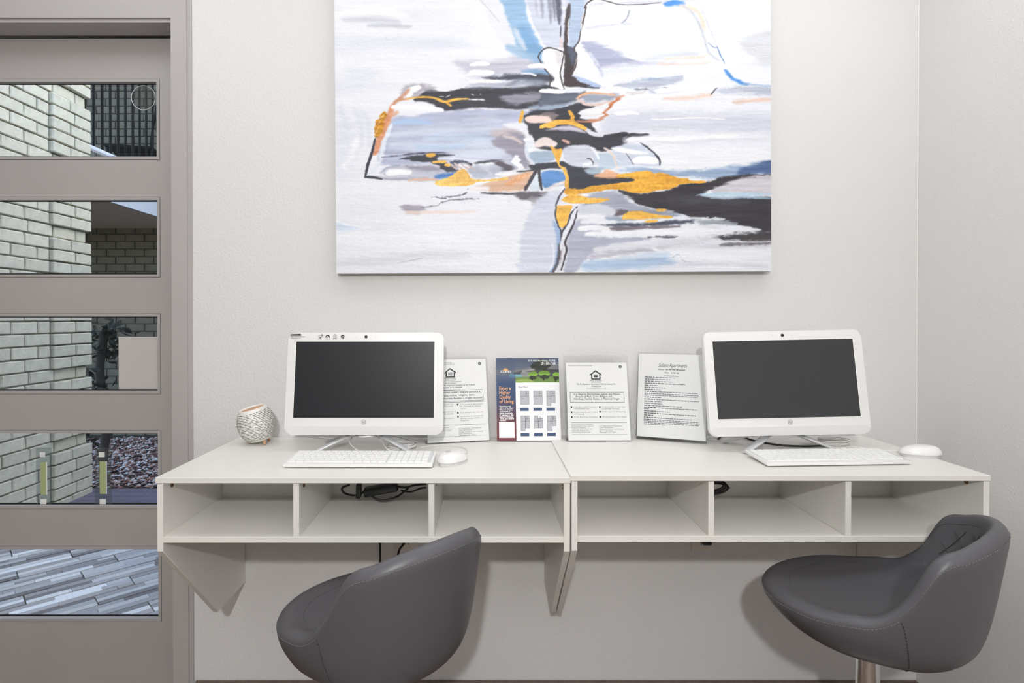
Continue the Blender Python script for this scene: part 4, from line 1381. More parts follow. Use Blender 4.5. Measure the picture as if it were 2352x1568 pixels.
# ------------------------------------------------------------------ painter for flat colour work
class Canvas:
    """colour grid painted with strokes; coordinates are the author's own flat (x right, y down) units"""
    def __init__(self, x0, x1, y0, y1, nx, ny, base, seed=0):
        self.b = (x0, x1, y0, y1)
        self.nx, self.ny = nx, ny
        xs = np.linspace(x0, x1, nx); ys = np.linspace(y0, y1, ny)
        self.X, self.Y = np.meshgrid(xs, ys)
        self.C = np.zeros((ny, nx, 3))
        self.C[:] = base
        self.r = np.random.RandomState(seed)
        self.n1 = self.noise(120, 6) * .5 + self.noise(45, 3.4) * .5       # long streaks
        self.n2 = self.noise(30, 6) * .6 + self.noise(10, 3) * .6 + self.noise(4, 2.2) * .4             # rough edges
        self.n3 = self.noise(40, 40)
    def noise(self, sx, sy):
        """value noise with cells sx by sy units"""
        gx = max(3, int((self.b[1] - self.b[0]) / sx) + 2); gy = max(3, int((self.b[3] - self.b[2]) / sy) + 2)
        g = self.r.rand(gy, gx) * 2 - 1
        fx = np.linspace(0, gx - 1.001, self.nx); fy = np.linspace(0, gy - 1.001, self.ny)
        ix, iy = fx.astype(int), fy.astype(int)
        tx, ty = fx - ix, fy - iy
        tx = (tx * tx * (3 - 2 * tx))[None]; ty = (ty * ty * (3 - 2 * ty))[:, None]
        a = g[iy][:, ix] * (1 - tx) + g[iy][:, ix + 1] * tx
        b = g[iy + 1][:, ix] * (1 - tx) + g[iy + 1][:, ix + 1] * tx
        return a * (1 - ty) + b * ty
    def _blend(self, sl, al, col, streak):
        n = self.n1[sl][..., None]
        c = np.clip(np.array(col, float)[None, None] * (1 + streak * n), 0, 255)
        self.C[sl] = self.C[sl] * (1 - al[..., None]) + c * al[..., None]
    def _win(self, pts, pad):
        P = np.array(pts, float)
        x0, x1, y0, y1 = self.b
        i0 = int((P[:, 0].min() - pad - x0) / (x1 - x0) * (self.nx - 1)); i1 = int((P[:, 0].max() + pad - x0) / (x1 - x0) * (self.nx - 1)) + 2
        j0 = int((P[:, 1].min() - pad - y0) / (y1 - y0) * (self.ny - 1)); j1 = int((P[:, 1].max() + pad - y0) / (y1 - y0) * (self.ny - 1)) + 2
        i0, j0 = max(i0, 0), max(j0, 0); i1, j1 = min(i1, self.nx), min(j1, self.ny)
        return (slice(j0, j1), slice(i0, i1)) if i1 > i0 and j1 > j0 else None
    @staticmethod
    def spline(pts, closed, per=5):
        P = np.array(pts, float)
        n = len(P)
        out = []
        for i in range(n if closed else n - 1):
            if closed: a, b, c, d = (P[(i + k) % n] for k in (-1, 0, 1, 2))
            else: a, b, c, d = P[max(i - 1, 0)], P[i], P[i + 1], P[min(i + 2, n - 1)]
            for k in range(per):
                t = k / per
                out.append(.5 * (2 * b + (c - a) * t + (2 * a - 5 * b + 4 * c - d) * t * t + (3 * b - a - 3 * c + d) * t ** 3))
        if not closed: out.append(P[-1])
        return np.array(out)
    def poly(self, pts, col, soft=2.0, rough=2.0, streak=.05, alpha=1.0, curved=True):
        S = self.spline(pts, True) if curved else np.array(pts, float)
        pad = soft * 2 + rough * 2 + 3
        sl = self._win(S, pad)
        if sl is None: return
        X, Y = self.X[sl], self.Y[sl]
        ins = np.zeros(X.shape, bool); d2 = np.full(X.shape, 1e9)
        Q = np.roll(S, -1, 0)
        for (ax, ay), (bx, by) in zip(S, Q):
            if ay != by:
                c = ((ay > Y) != (by > Y)) & (X < (bx - ax) * (Y - ay) / (by - ay) + ax)
                ins ^= c
            ex, ey = bx - ax, by - ay
            L = ex * ex + ey * ey + 1e-9
            t = np.clip(((X - ax) * ex + (Y - ay) * ey) / L, 0, 1)
            d2 = np.minimum(d2, (X - ax - t * ex) ** 2 + (Y - ay - t * ey) ** 2)
        d = np.sqrt(d2) * np.where(ins, 1, -1) + rough * self.n2[sl]
        al = np.clip(d / (2 * max(soft, .3)) + .5, 0, 1)
        al = al * al * (3 - 2 * al) * alpha
        self._blend(sl, al, col, streak)
    def line(self, pts, w, col, soft=1.0, rough=.6, streak=.06, alpha=1.0, taper=.35):
        S = self.spline(pts, False, 6) if len(pts) > 2 else np.linspace(pts[0], pts[1], 8)
        pad = w / 2 + soft * 2 + rough * 2 + 3
        sl = self._win(S, pad)
        if sl is None: return
        X, Y = self.X[sl], self.Y[sl]
        best = np.full(X.shape, -1e9)
        n = len(S) - 1
        for i in range(n):
            (ax, ay), (bx, by) = S[i], S[i + 1]
            ex, ey = bx - ax, by - ay
            L = ex * ex + ey * ey + 1e-9
            t = np.clip(((X - ax) * ex + (Y - ay) * ey) / L, 0, 1)
            f = (i + t) / n
            ww = w / 2 * (1 - taper * np.abs(2 * f - 1) ** 3)
            best = np.maximum(best, ww - np.sqrt((X - ax - t * ex) ** 2 + (Y - ay - t * ey) ** 2))
        d = best + rough * self.n2[sl]
        al = np.clip(d / (2 * max(soft, .3)) + .5, 0, 1) * alpha
        self._blend(sl, al, col, streak)
    def smear(self, ax, ay, mask=1.0):
        """drag the wet paint sideways in streaks"""
        dx = ax * mask * (self.noise(110, 9) * .55 + self.noise(50, 5) * .45); dy = ay * (self.noise(45, 12) * .7 + self.noise(16, 5) * .4)
        gx = (self.b[1] - self.b[0]) / (self.nx - 1); gy = (self.b[3] - self.b[2]) / (self.ny - 1)
        fx = np.clip(np.arange(self.nx)[None] + dx / gx, 0, self.nx - 1.01); fy = np.clip(np.arange(self.ny)[:, None] + dy / gy, 0, self.ny - 1.01)
        ix, iy = fx.astype(int), fy.astype(int)
        tx, ty = (fx - ix)[..., None], (fy - iy)[..., None]
        C = self.C
        self.C = (C[iy, ix] * (1 - tx) + C[iy, ix + 1] * tx) * (1 - ty) + (C[iy + 1, ix] * (1 - tx) + C[iy + 1, ix + 1] * tx) * ty
    def build(self, name, fn, m, parent):
        """fn maps unit coordinates (fx, fy) arrays in 0..1 to local xyz"""
        fx = (self.X - self.b[0]) / (self.b[1] - self.b[0]); fy = (self.Y - self.b[2]) / (self.b[3] - self.b[2])
        V = fn(fx, fy).reshape(-1, 3)
        nx, ny = self.nx, self.ny
        j, i = np.meshgrid(np.arange(ny - 1), np.arange(nx - 1), indexing='ij')
        a = (j * nx + i).ravel()
        Fq = np.stack([a + nx, a + nx + 1, a + 1, a], 1)
        me = bpy.data.meshes.new(name)
        me.vertices.add(len(V)); me.vertices.foreach_set('co', V.ravel())
        me.loops.add(Fq.size); me.loops.foreach_set('vertex_index', Fq.ravel().astype(np.int32))
        me.polygons.add(len(Fq)); me.polygons.foreach_set('loop_start', (np.arange(len(Fq)) * 4).astype(np.int32))
        me.update(calc_edges=True)
        c = self.C / 255
        c = np.where(c <= .04045, c / 12.92, ((c + .055) / 1.055) ** 2.4)
        rgba = np.ones((len(V), 4)); rgba[:, :3] = c.reshape(-1, 3)
        at = me.color_attributes.new('paint', 'FLOAT_COLOR', 'POINT')
        at.data.foreach_set('color', rgba.ravel())
        me.materials.append(m)
        return link_mesh(name, me, parent)

# photograph printed on the leasing flyer: sky, roofs, pool wall, hedges; blue to maroon band
fly = Canvas(0, 216, 0, 279, 220, 284, (243, 243, 244), 3)
Yy, Xx = fly.Y, fly.X
m_ = Yy < 84
k = np.clip(Yy / 84, 0, 1)[..., None]
fly.C = np.where(m_[..., None], np.array([74, 84, 108]) * (1 - k) + np.array([120, 128, 140]) * k, fly.C)
fly.poly([(0, 40), (60, 42), (140, 28), (216, 20), (216, 60), (0, 60)], (118, 120, 124), .5, .5, .1, curved=False)
fly.poly([(60, 50), (130, 36), (216, 40), (216, 66), (60, 66)], (70, 70, 76), .5, .5, .2, curved=False)
fly.poly([(90, 42), (150, 33), (150, 40), (90, 49)], (150, 150, 152), .4, .3, .1, curved=False)
fly.rect = None
fly.poly([(85, 48), (125, 48), (125, 70), (85, 70)], (140, 140, 142), .5, .4, .1, curved=False)
fly.poly([(45, 56), (88, 56), (88, 68), (45, 68)], (110, 165, 180), .5, .4, .1, curved=False)
fly.poly([(66, 66), (216, 64), (216, 84), (66, 84)], (110, 140, 70), .5, .5, .2, curved=False)
fly.poly([(120, 30), (140, 10), (165, 4), (185, 14), (190, 30), (165, 40), (135, 40)], (48, 54, 46), 1, 3, .3)
fly.poly([(162, 36), (172, 36), (174, 62), (160, 62)], (52, 46, 40), 1, 1, .2, curved=False)
for cx_, cy_, rx_, ry_ in ((126, 56, 17, 9), (166, 54, 20, 10), (206, 58, 12, 8)):
    fly.poly([(cx_ + rx_ * math.cos(a), cy_ + ry_ * math.sin(a)) for a in np.linspace(0, 6.1, 9)], (120, 160, 60), 1, 2, .3)
    fly.poly([(cx_ + rx_ * .8 * math.cos(a), cy_ + 12 + ry_ * .7 * math.sin(a)) for a in np.linspace(0, 6.1, 9)], (44, 56, 34), 1, 2, .3)
    fly.line([(cx_ - 6, cy_ + 8), (cx_ - 2, cy_ + 22)], 6, (40, 42, 32))
fly.poly([(66, 78), (100, 72), (130, 80), (100, 84), (66, 84)], (150, 175, 90), 1, 1, .1)
band = Xx < 65.5
kb = np.clip((Yy - 30) / 250, 0, 1)[..., None]
navy, maroon = np.array([52, 74, 112.]), np.array([112, 52, 58.])
s_ = np.clip((kb - .42) / .4, 0, 1)
bc = navy * (1 - s_) + maroon * s_
mixk = np.clip(1.25 - np.abs(Yy[..., None] - 30) / 45, 0, .75)
fly.C = np.where(band[..., None], bc * (1 - mixk) + fly.C * mixk, fly.C)
def fly_fn(fx, fy):
    P = np.stack([(fx - .5) * .2159, np.full_like(fx, -0.00004), (1 - fy) * .2794, np.ones_like(fx)], -1)
    return (P @ np.array(FLY[1]).T)[..., :3]
fly.build('printed_picture', fly_fn, attr_mat('flyer_print', 0.45), FLY[0])

# ------------------------------------------------------------------ the abstract canvas on the wall
PY = WY - 0.040      # front face of the canvas
K_ = PY / FPX
pa = Canvas(773, 1771, -58, 625, 860, 590, (236, 238, 244), 9)
# thin horizontal washes of lavender grey over white
wash = np.clip(pa.noise(260, 34) * .6 + pa.noise(120, 15) * .35 + pa.noise(300, 60) * .35 - .05, 0, 1)[..., None]
pa.C = pa.C * (1 - wash * .45) + np.array([206, 210, 225.]) * wash * .45
wash = np.clip(pa.noise(220, 24) * .8 + pa.noise(90, 9) * .3 - .25, 0, 1)[..., None]
pa.C = pa.C * (1 - wash * .6) + np.array([243, 244, 248.]) * wash * .6
low = np.clip((pa.Y - 150) / 300, 0, 1)[..., None] * np.clip(.55 + pa.noise(200, 40) * .45, 0, 1)[..., None]
pa.C = pa.C * (1 - low * .22) + np.array([208, 211, 224.]) * low * .22
RG = {'A': (760, 0, 4.523), 'B': (1260, 0, 4.3556), 'C': (760, 310, 4.523), 'D': (1260, 310, 4.3556)}
LATE = []
def pt(reg, pts):
    x, y, s = RG[reg]
    return [(x + a / s, y + b / s) for a, b in pts]
def PG(reg, pts, col, soft=1.2, rough=1.6, streak=.07, alpha=1.0):
    if rough < 1.45 and soft <= .8:
        LATE.append((0, (pt(reg, pts), col, soft, rough, streak, alpha)))
        return
    pa.poly(pt(reg, pts), col, soft * 1.7, rough * 1.3, streak, alpha)
def LN(reg, pts, w, col, soft=.9, rough=.6, streak=.06, alpha=1.0, taper=.35):
    a_ = (pt(reg, pts), w / RG[reg][2], col, soft, rough, streak, alpha, taper)
    if soft <= 1.0 or (soft <= 1.2 and w < 50):
        LATE.append((1, a_))
    else:
        pa.line(*a_)
WHT, DRK, GLD, PCH = (244, 245, 248), (63, 64, 72), (238, 184, 84), (214, 152, 118)
LAV, GRV = (196, 201, 218), (152, 150, 166)
# ---- upper left washes
LN('A', [(90, 160), (500, 120), (800, 170)], 90, WHT, 6, 2, .02, .8)
LN('A', [(150, 205), (450, 200), (720, 225)], 45, (198, 199, 214), 6, 2, .05, .8)
LN('A', [(420, 262), (650, 262), (850, 280)], 26, (186, 187, 200), 4, 1, .05, .8)
LN('A', [(70, 420), (600, 440), (1400, 450)], 90, (222, 227, 238), 10, 3, .03, .8)
PG('A', [(180, 700), (380, 690), (520, 760), (400, 850), (200, 830)], (222, 226, 234), 12, 4, .02, .8)
PG('A', [(1560, 0), (1760, 0), (1950, 480), (1800, 470), (1660, 200)], (228, 230, 236), 3, 2, .02, .8)
LN('A', [(1560, 0), (1660, 110), (1760, 230)], 6, (190, 190, 198), .5, .3)
for k, x in enumerate((100, 250, 330)):
    LN('A', [(x, 1100 + 30 * k), (x + 70, 1270), (x + 80, 1493)], 45, (214, 217, 230), 6, 2, .04, .7)
PG('C', [(70, 0), (330, 0), (300, 160), (180, 380), (70, 400)], (224, 227, 238), 8, 3, .04, .8)
LN('C', [(290, 30), (220, 200), (150, 350)], 50, WHT, 6, 2, .03, .8)
# ---- blue wedge and the drapery
PG('A', [(1770, -60), (2010, -60), (2050, 180), (2160, 420), (2250, 600), (2265, 700), (2180, 660), (2060, 560), (1960, 500), (1890, 330), (1820, 120)], (154, 188, 220), 2.5, 2, .08)
PG('A', [(1960, 300), (2060, 300), (2180, 480), (2250, 620), (2150, 640), (2010, 520)], (122, 166, 210), 6, 2, .06, .8)
LN('A', [(1920, 310), (1980, 420), (2030, 520)], 55, (206, 217, 232), 3, 1.5, .05, .9)
PG('A', [(1300, 640), (1700, 640), (2000, 590), (2180, 650), (2290, 760), (2000, 770), (1650, 800), (1450, 760)], (190, 190, 206), 6, 3, .09, .85)
LN('A', [(1850, 500), (2080, 590), (2270, 640)], 90, (150, 184, 216), 4, 2, .06, .8)
PG('A', [(1990, 740), (2290, 735), (2290, 800), (2100, 790)], (120, 160, 200), 3, 2, .06, .9)
PG('B', [(-210, -260), (370, -260), (395, 60), (340, 300), (300, 450), (190, 480), (0, 480), (-90, 340), (-170, 160)], (205, 210, 226), 1.5, 1.5, .08)
PG('B', [(220, -260), (370, -260), (360, 120), (330, 330), (265, 490), (215, 440), (215, 200)], (176, 193, 217), 2, 1.5, .08)
for x, w_, c_, y1 in ((-60, 30, (160, 162, 178), 190), (20, 40, (150, 152, 168), 250), (105, 55, (88, 90, 106), 250), (60, 25, (120, 122, 140), 210), (160, 22, (225, 228, 238), 250), (-120, 22, (186, 188, 204), 160)):
    LN('B', [(x - 20, -260), (x, 0), (x + 15, y1)], w_, c_, 2.2, 1, .12, .9, .8)
LN('B', [(215, 60), (195, 250), (180, 460)], 46, (82, 72, 74), 1.5, 1, .1)
LN('B', [(215, 200), (205, 330), (215, 440)], 9, WHT, .6, .3)
LN('B', [(135, 270), (128, 380)], 12, (70, 66, 74), .8, .5)
LN('B', [(130, 380), (140, 480)], 22, (222, 204, 204), 1.5, 1)
PG('B', [(165, 450), (215, 480), (270, 500), (292, 580), (262, 700), (220, 790), (160, 790), (170, 600)], (70, 63, 66), 1, 1, .1)
PG('B', [(205, 480), (265, 500), (285, 560), (250, 660), (215, 560)], (96, 106, 128), 2.5, 1.5, .1, .8)
PG('B', [(-60, 560), (-10, 500), (60, 490), (150, 530), (150, 660), (130, 780), (160, 880), (40, 885), (10, 760), (-40, 640)], (243, 245, 248), 1, .8, .02)
PG('B', [(80, 520), (150, 530), (140, 640), (90, 640)], (220, 216, 222), 3, 1.5, .04)
LN('B', [(-95, 570), (-40, 500), (30, 485), (150, 525), (163, 545), (145, 640), (125, 760), (165, 895)], 13, (78, 68, 72), .6, .3, .03, 1, .1)
LN('B', [(-95, 570), (-40, 680), (25, 770), (15, 880)], 13, (78, 68, 72), .6, .3, .03, 1, .1)
LN('B', [(470, 0), (400, 40), (370, 95), (385, 90), (340, 300), (310, 420), (265, 500), (292, 560), (288, 650), (240, 752)], 14, (84, 74, 78), .7, .4, .03, 1, .1)
LN('B', [(345, 250), (330, 400), (280, 520)], 10, WHT, .8, .4)
LN('B', [(300, 560), (295, 660), (255, 745)], 8, WHT, .6, .3)
LN('B', [(365, 150), (345, 260)], 26, (224, 200, 190), 2, 1, .05, .8)
LN('B', [(400, 45), (490, 3), (620, 36), (740, 60), (900, 62), (1140, 46)], 11, (92, 82, 88), .6, .4, .05, 1, .6)
PG('B', [(420, 40), (560, 40), (560, 70), (440, 80)], (200, 198, 214), 4, 2, .05, .8)
LN('B', [(740, 245), (790, 200), (815, 120)], 14, (160, 166, 182), 1.2, .8, .1, .9)
LN('B', [(390, 290), (560, 270), (740, 250), (830, 250)], 24, (206, 208, 222), 3, 2, .05, .9)
# ---- upper right washes
LN('B', [(700, 45), (1000, 40), (1500, 20)], 50, (206, 209, 220), 5, 2, .05, .8)
PG('B', [(1155, 70), (1220, 30), (1320, 25), (1380, 60), (1300, 75), (1200, 85)], (84, 148, 222), 2, 1.5, .08)
LN('B', [(1330, 85), (1450, 110), (1530, 190), (1565, 310)], 42, (240, 217, 198), 4, 2, .03, .9)
LN('B', [(1360, 80), (1440, 150), (1520, 270), (1570, 430), (1620, 560), (1760, 650)], 20, (196, 201, 214), 2, 1, .06, .9)
LN('B', [(1530, 90), (1600, 260), (1690, 480)], 12, (206, 210, 220), 1.5, 1, .05, .8)
LN('B', [(1600, 440), (1660, 490), (1690, 490)], 8, (130, 150, 190), .8, .4)
LN('B', [(1690, 480), (1740, 600), (1765, 650)], 10, (96, 132, 190), .8, .4)
LN('B', [(1770, 720), (1850, 810), (1990, 860)], 34, (84, 144, 214), 2, 1.2, .08)
LN('B', [(1950, 850), (2100, 870), (2230, 880)], 18, (150, 180, 216), 2.5, 1.2, .08)
PG('B', [(1920, 450), (2000, 390), (2100, 350), (2260, 340), (2260, 670), (2130, 640), (2000, 560)], (214, 216, 222), 5, 2, .03, .9)
PG('B', [(340, 430), (480, 445), (700, 540), (960, 640), (700, 655), (550, 690), (535, 770), (470, 690), (410, 560)], (168, 172, 200), 3.5, 3, .1, .9)
LN('B', [(420, 540), (480, 620), (520, 680)], 22, (222, 226, 238), 2, 1, .04, .8)
PG('B', [(300, 540), (380, 530), (470, 640), (530, 770), (440, 800), (300, 740)], (238, 240, 246), 3, 2, .03, .9)
LN('B', [(740, 520), (850, 600), (1000, 635)], 20, (240, 240, 246), 2, 1)
LN('B', [(560, 690), (900, 650), (1300, 650)], 26, (204, 204, 222), 3, 2, .06, .8)
LN('B', [(960, 620), (1200, 570), (1500, 550)], 44, (214, 219, 230), 4, 2, .06, .8)
LN('B', [(1150, 605), (1400, 590), (1610, 572)], 24, (240, 222, 208), 3, 2, .03, .9)
LN('B', [(1080, 650), (1400, 655), (1620, 640)], 24, (238, 216, 202), 3, 2, .03, .9)
PG('B', [(640, 870), (820, 822), (1100, 800), (1370, 775), (1340, 820), (1100, 880), (800, 890)], (184, 190, 208), 2.5, 2.5, .1, .95)
LN('B', [(800, 825), (1100, 800), (1330, 780)], 14, (150, 172, 200), 1.5, 1, .1, .8)
PG('B', [(960, 890), (1360, 900), (1200, 950), (1060, 950)], (196, 200, 215), 3, 3, .08, .9)
LN('B', [(900, 905), (1020, 905)], 18, (110, 112, 126), 1.5, 2.5, .2, .8)
LN('B', [(1150, 885), (1200, 890)], 12, (90, 94, 110), 1, 1.5, .2, .9)
LN('B', [(1380, 790), (1560, 720), (1740, 650)], 105, WHT, 1.8, 2.2, .02, 1, .5)
LN('B', [(1100, 930), (1400, 880), (1640, 850)], 60, WHT, 3, 2, .02, .9)
PG('B', [(1680, 900), (1950, 890), (2260, 880), (2260, 970), (1950, 950), (1760, 950)], (178, 184, 200), 4, 3, .1, .9)
LN('B', [(1625, 960), (1660, 920), (1690, 895)], 12, (92, 96, 108), .8, .6)
LN('B', [(1180, 1000), (1450, 985), (1640, 960)], 34, (236, 206, 188), 3.5, 2, .04, .9)
LN('B', [(1840, 1035), (2040, 1020), (2260, 1020)], 34, (224, 194, 178), 3.5, 2, .05, .9)
PG('B', [(560, 1170), (900, 1120), (1500, 1130), (2260, 1170), (2260, 1340), (1400, 1330), (900, 1340), (560, 1340)], (211, 213, 226), 8, 4, .05, .9)
LN('B', [(680, 1145), (800, 1135), (930, 1150)], 42, WHT, 1.5, 1.2)
LN('B', [(1035, 1200), (1200, 1205), (1480, 1190), (1760, 1207)], 15, WHT, .8, .8)
# ---- dark sweep across the middle
PG('A', [(880, 1020), (960, 960), (1040, 920), (1200, 945), (1500, 905), (1850, 918), (2150, 880), (2300, 900), (2420, 950), (2480, 1040), (2300, 1090), (2000, 1142), (1800, 1128), (1500, 1124), (1200, 1142), (1020, 1062), (880, 1055)], DRK, 1.2, 1.6, .12)
PG('A', [(1600, 805), (1760, 788), (2000, 770), (2290, 790), (2290, 862), (2050, 850), (1850, 832), (1650, 822)], (74, 78, 90), 2, 2, .15)
PG('A', [(1500, 870), (1850, 840), (2250, 860), (2200, 890), (1900, 915), (1500, 905)], (178, 184, 200), 3, 2, .1, .9)
LN('A', [(1840, 880), (2000, 840), (2230, 870)], 40, (128, 134, 150), 4, 2, .1, .8)
PG('A', [(800, 880), (900, 860), (1010, 880), (1130, 930), (980, 950), (900, 1000), (800, 1000), (740, 980)], (176, 172, 184), 3, 2.5, .1, .9)
PG('A', [(1760, 1020), (1950, 980), (2150, 960), (2300, 980), (2150, 1050), (1900, 1085)], (158, 157, 172), 3, 2.5, .12, .9)
PG('A', [(2060, 1110), (2200, 1080), (2420, 1060), (2420, 1140), (2200, 1150)], (150, 165, 185), 2.5, 2, .1, .9)
PG('A', [(2030, 1180), (2120, 1150), (2260, 1180), (2200, 1240), (2050, 1290)], (96, 130, 166), 1.5, 1.5, .1)
PG('A', [(1960, 1290), (2050, 1150), (2400, 1140), (2400, 1360), (2200, 1370)], (88, 88, 100), 2, 2, .15, .55)
PG('B', [(-60, 930), (180, 925), (330, 930), (400, 890), (330, 990), (200, 1040), (-60, 1110)], (100, 106, 122), 2, 2, .14)
PG('B', [(-60, 1070), (120, 1040), (240, 1030), (160, 1070), (-60, 1130)], (160, 176, 198), 2, 1.5, .1, .9)
PG('B', [(-200, 1130), (100, 1090), (260, 1040), (390, 1040), (425, 1070), (340, 1140), (300, 1190), (420, 1220), (480, 1310), (560, 1385), (700, 1352), (1000, 1352), (800, 1400), (720, 1500), (-50, 1500), (-200, 1300)], DRK, 1.2, 1.4, .12)
LN('B', [(-60, 905), (130, 915), (330, 905), (600, 885)], 36, (226, 230, 240), 2, 1.5, .04)
LN('B', [(180, 855), (330, 865), (520, 882)], 34, DRK, 1.5, 1, .1, 1, .8)
PG('B', [(240, 760), (330, 780), (420, 810), (540, 870), (400, 870), (300, 820)], (176, 194, 226), 1.5, 1, .08)
PG('B', [(180, 780), (260, 770), (330, 830), (420, 865), (180, 865)], (74, 66, 70), 1, 1, .1)
LN('B', [(420, 790), (540, 840), (640, 865)], 34, WHT, 1, .8)
PG('B', [(340, 975), (480, 950), (760, 965), (700, 990), (560, 1020), (400, 1030)], (146, 154, 172), 2.5, 2, .1, .95)
LN('B', [(480, 915), (700, 895), (830, 930), (760, 960)], 40, (242, 243, 248), 1.5, 1.2, .03)
LN('B', [(285, 1005), (340, 955), (470, 938), (700, 965)], 24, (232, 178, 142), 1.4, 1, .08, 1, .8)
LN('B', [(285, 1000), (380, 1048), (520, 1048), (680, 1010)], 22, (224, 200, 194), 1.5, 1, .06)
PG('B', [(330, 1130), (430, 1085), (560, 1060), (600, 1080), (540, 1150), (430, 1185), (320, 1165)], (234, 234, 238), 1.5, 1.5, .05)
LN('B', [(790, 965), (700, 1000), (610, 1080), (555, 1160), (470, 1215), (270, 1222)], 34, (208, 148, 120), 1.6, 1.2, .1, 1, .8)
LN('B', [(720, 985), (650, 1040), (600, 1095)], 16, (196, 116, 76), 1.2, .8, .1, .9)
LN('B', [(800, 940), (960, 930), (980, 900)], 20, (205, 200, 204), 2, 3, .1, .8)
PG('B', [(-100, 1330), (60, 1280), (200, 1262), (320, 1290), (380, 1330), (250, 1310), (60, 1300), (-60, 1360)], (205, 198, 214), 1.5, 1.2, .06)
LN('B', [(370, 1290), (450, 1340), (545, 1355)], 42, (222, 224, 232), 1.2, 1)
LN('B', [(-70, 1275), (60, 1235), (220, 1228), (370, 1288)], 46, GLD, .8, 1, .08, 1, .3)
LN('B', [(240, 1240), (245, 1170), (215, 1120)], 40, GLD, .8, .8, .08, 1, .3)
PG('B', [(-60, 1140), (60, 1130), (100, 1170), (60, 1220), (-60, 1220)], (130, 118, 122), 2, 1.2, .1)
# small accents left of centre
LN('A', [(2060, 1245), (2170, 1240), (2290, 1250)], 78, (236, 212, 206), 1.4, 1, .05)
LN('A', [(2000, 1155), (1990, 1210), (1972, 1270)], 36, GLD, .8, .8, .08)
LN('A', [(2250, 1310), (2340, 1290)], 62, GLD, .9, .8, .08)
LN('A', [(1900, 1290), (1980, 1300), (2040, 1310)], 50, (228, 231, 240), 1.2, 1)
for a in (((650, 1110), (900, 1105), (1170, 1140), 48), ((815, 985), (860, 930), (930, 905), 72), ((1440, 755), (1560, 748), (1690, 755), 56), ((1470, 672), (1560, 664), (1650, 668), 44), ((1460, 848), (1620, 848), (1780, 852), 32), ((2060, 700), (2160, 688), (2250, 700), 48), ((2190, 948), (2300, 950), (2420, 960), 46), ((1440, 1035), (1520, 1036), (1605, 1042), 12), ((1990, 772), (2060, 770), (2140, 790), 18)):
    LN('A', a[:3], a[3], WHT, 1.2, 1.2, .02)
for a in ((1140, 1000, 1190, 1000), (1200, 1010, 1250, 990), (1470, 975, 1500, 985), (1560, 975, 1568, 977)):
    LN('A', [(a[0], a[1]), (a[2], a[3])], 7, (225, 225, 230), .5, .5)
LN('A', [(1420, 1160), (1700, 1190), (2000, 1170)], 60, (178, 183, 210), 4, 2, .06, .9)
# ---- lavender field, left of centre
PG('A', [(600, 1240), (900, 1190), (1300, 1145), (1930, 1155), (1960, 1260), (1800, 1300), (1960, 1420), (2040, 1560), (1800, 1650), (1200, 1680), (540, 1700), (560, 1420)], (182, 187, 212), 3, 2.5, .09)
LN('A', [(680, 1265), (850, 1255), (1050, 1280)], 60, (170, 197, 230), 5, 2, .05, .9)
LN('A', [(640, 1400), (1000, 1350), (1500, 1340), (1800, 1330)], 80, (206, 213, 230), 7, 3, .06, .9)
LN('A', [(1400, 1240), (1600, 1230), (1750, 1250)], 26, (208, 212, 228), 4, 2, .05, .8)
LN('A', [(1000, 1440), (1400, 1420), (1800, 1460)], 70, (190, 206, 228), 6, 3, .07, .8)
LN('C', [(640, 100), (1100, 110), (1700, 100)], 90, (206, 214, 232), 6, 3, .06, .9)
LN('C', [(900, 120), (1150, 125), (1400, 110)], 45, (178, 202, 228), 5, 2, .06, .8)
LN('C', [(1300, 200), (1600, 190), (1850, 160)], 110, (214, 219, 234), 7, 3, .04, .9)
PG('A', [(1640, 1370), (1800, 1330), (1960, 1360), (2030, 1493), (1900, 1493), (1750, 1440)], (196, 186, 192), 3, 2, .1)
PG('C', [(1700, 60), (1840, -30), (2030, 20), (2060, 200), (2075, 330), (1960, 350), (1880, 230), (1760, 130)], (154, 151, 166), 3, 2.5, .1)
LN('A', [(1800, 1400), (1900, 1430), (1990, 1480)], 30, (232, 214, 208), 3, 1.5, .05, .8)
# ---- left peak: peach and gold edge
LN('A', [(830, 930), (740, 1010), (680, 1060), (640, 1130)], 34, (206, 156, 132), 2, 1.4, .1)
LN('A', [(650, 1100), (610, 1220), (560, 1350), (490, 1520), (460, 1590)], 66, (216, 152, 116), 1.8, 1.4, .1)
LN('A', [(700, 1160), (640, 1200)], 40, (220, 168, 142), 3, 1.5, .06, .8)
LN('A', [(640, 1290), (590, 1400), (560, 1493), (520, 1640)], 46, (224, 230, 242), 1.8, 1.2, .05)
PG('A', [(555, 1165), (588, 1185), (575, 1250), (540, 1370), (500, 1410), (470, 1415), (462, 1350), (480, 1270)], (196, 138, 44), .7, 1.6, .35)
for a, b in (((500, 1240), (560, 1190)), ((490, 1300), (545, 1230)), ((475, 1380), (520, 1300))):
    LN('A', [a, b], 7, (232, 190, 110), .5, .6)
LN('C', [(475, 30), (440, 150), (395, 300), (362, 430)], 28, (58, 60, 74), .9, .6, .08, 1, .5)
LN('C', [(358, 425), (440, 430), (540, 450)], 26, (60, 64, 76), 1, .8, .08, 1, .7)
LN('C', [(560, 200), (480, 330), (410, 400)], 30, (224, 228, 240), 2, 1.2, .04)
LN('A', [(800, 1025), (960, 1003), (1080, 1015), (1190, 1055), (1300, 1030), (1440, 1030)], 26, GLD, .8, .9, .1, 1, .6)
LN('A', [(1190, 1050), (1225, 1072), (1258, 1102)], 24, GLD, .8, .9, .1, 1, .3)
LN('A', [(690, 1035), (790, 1030), (850, 1015)], 24, (214, 160, 128), 1.4, 1, .08)
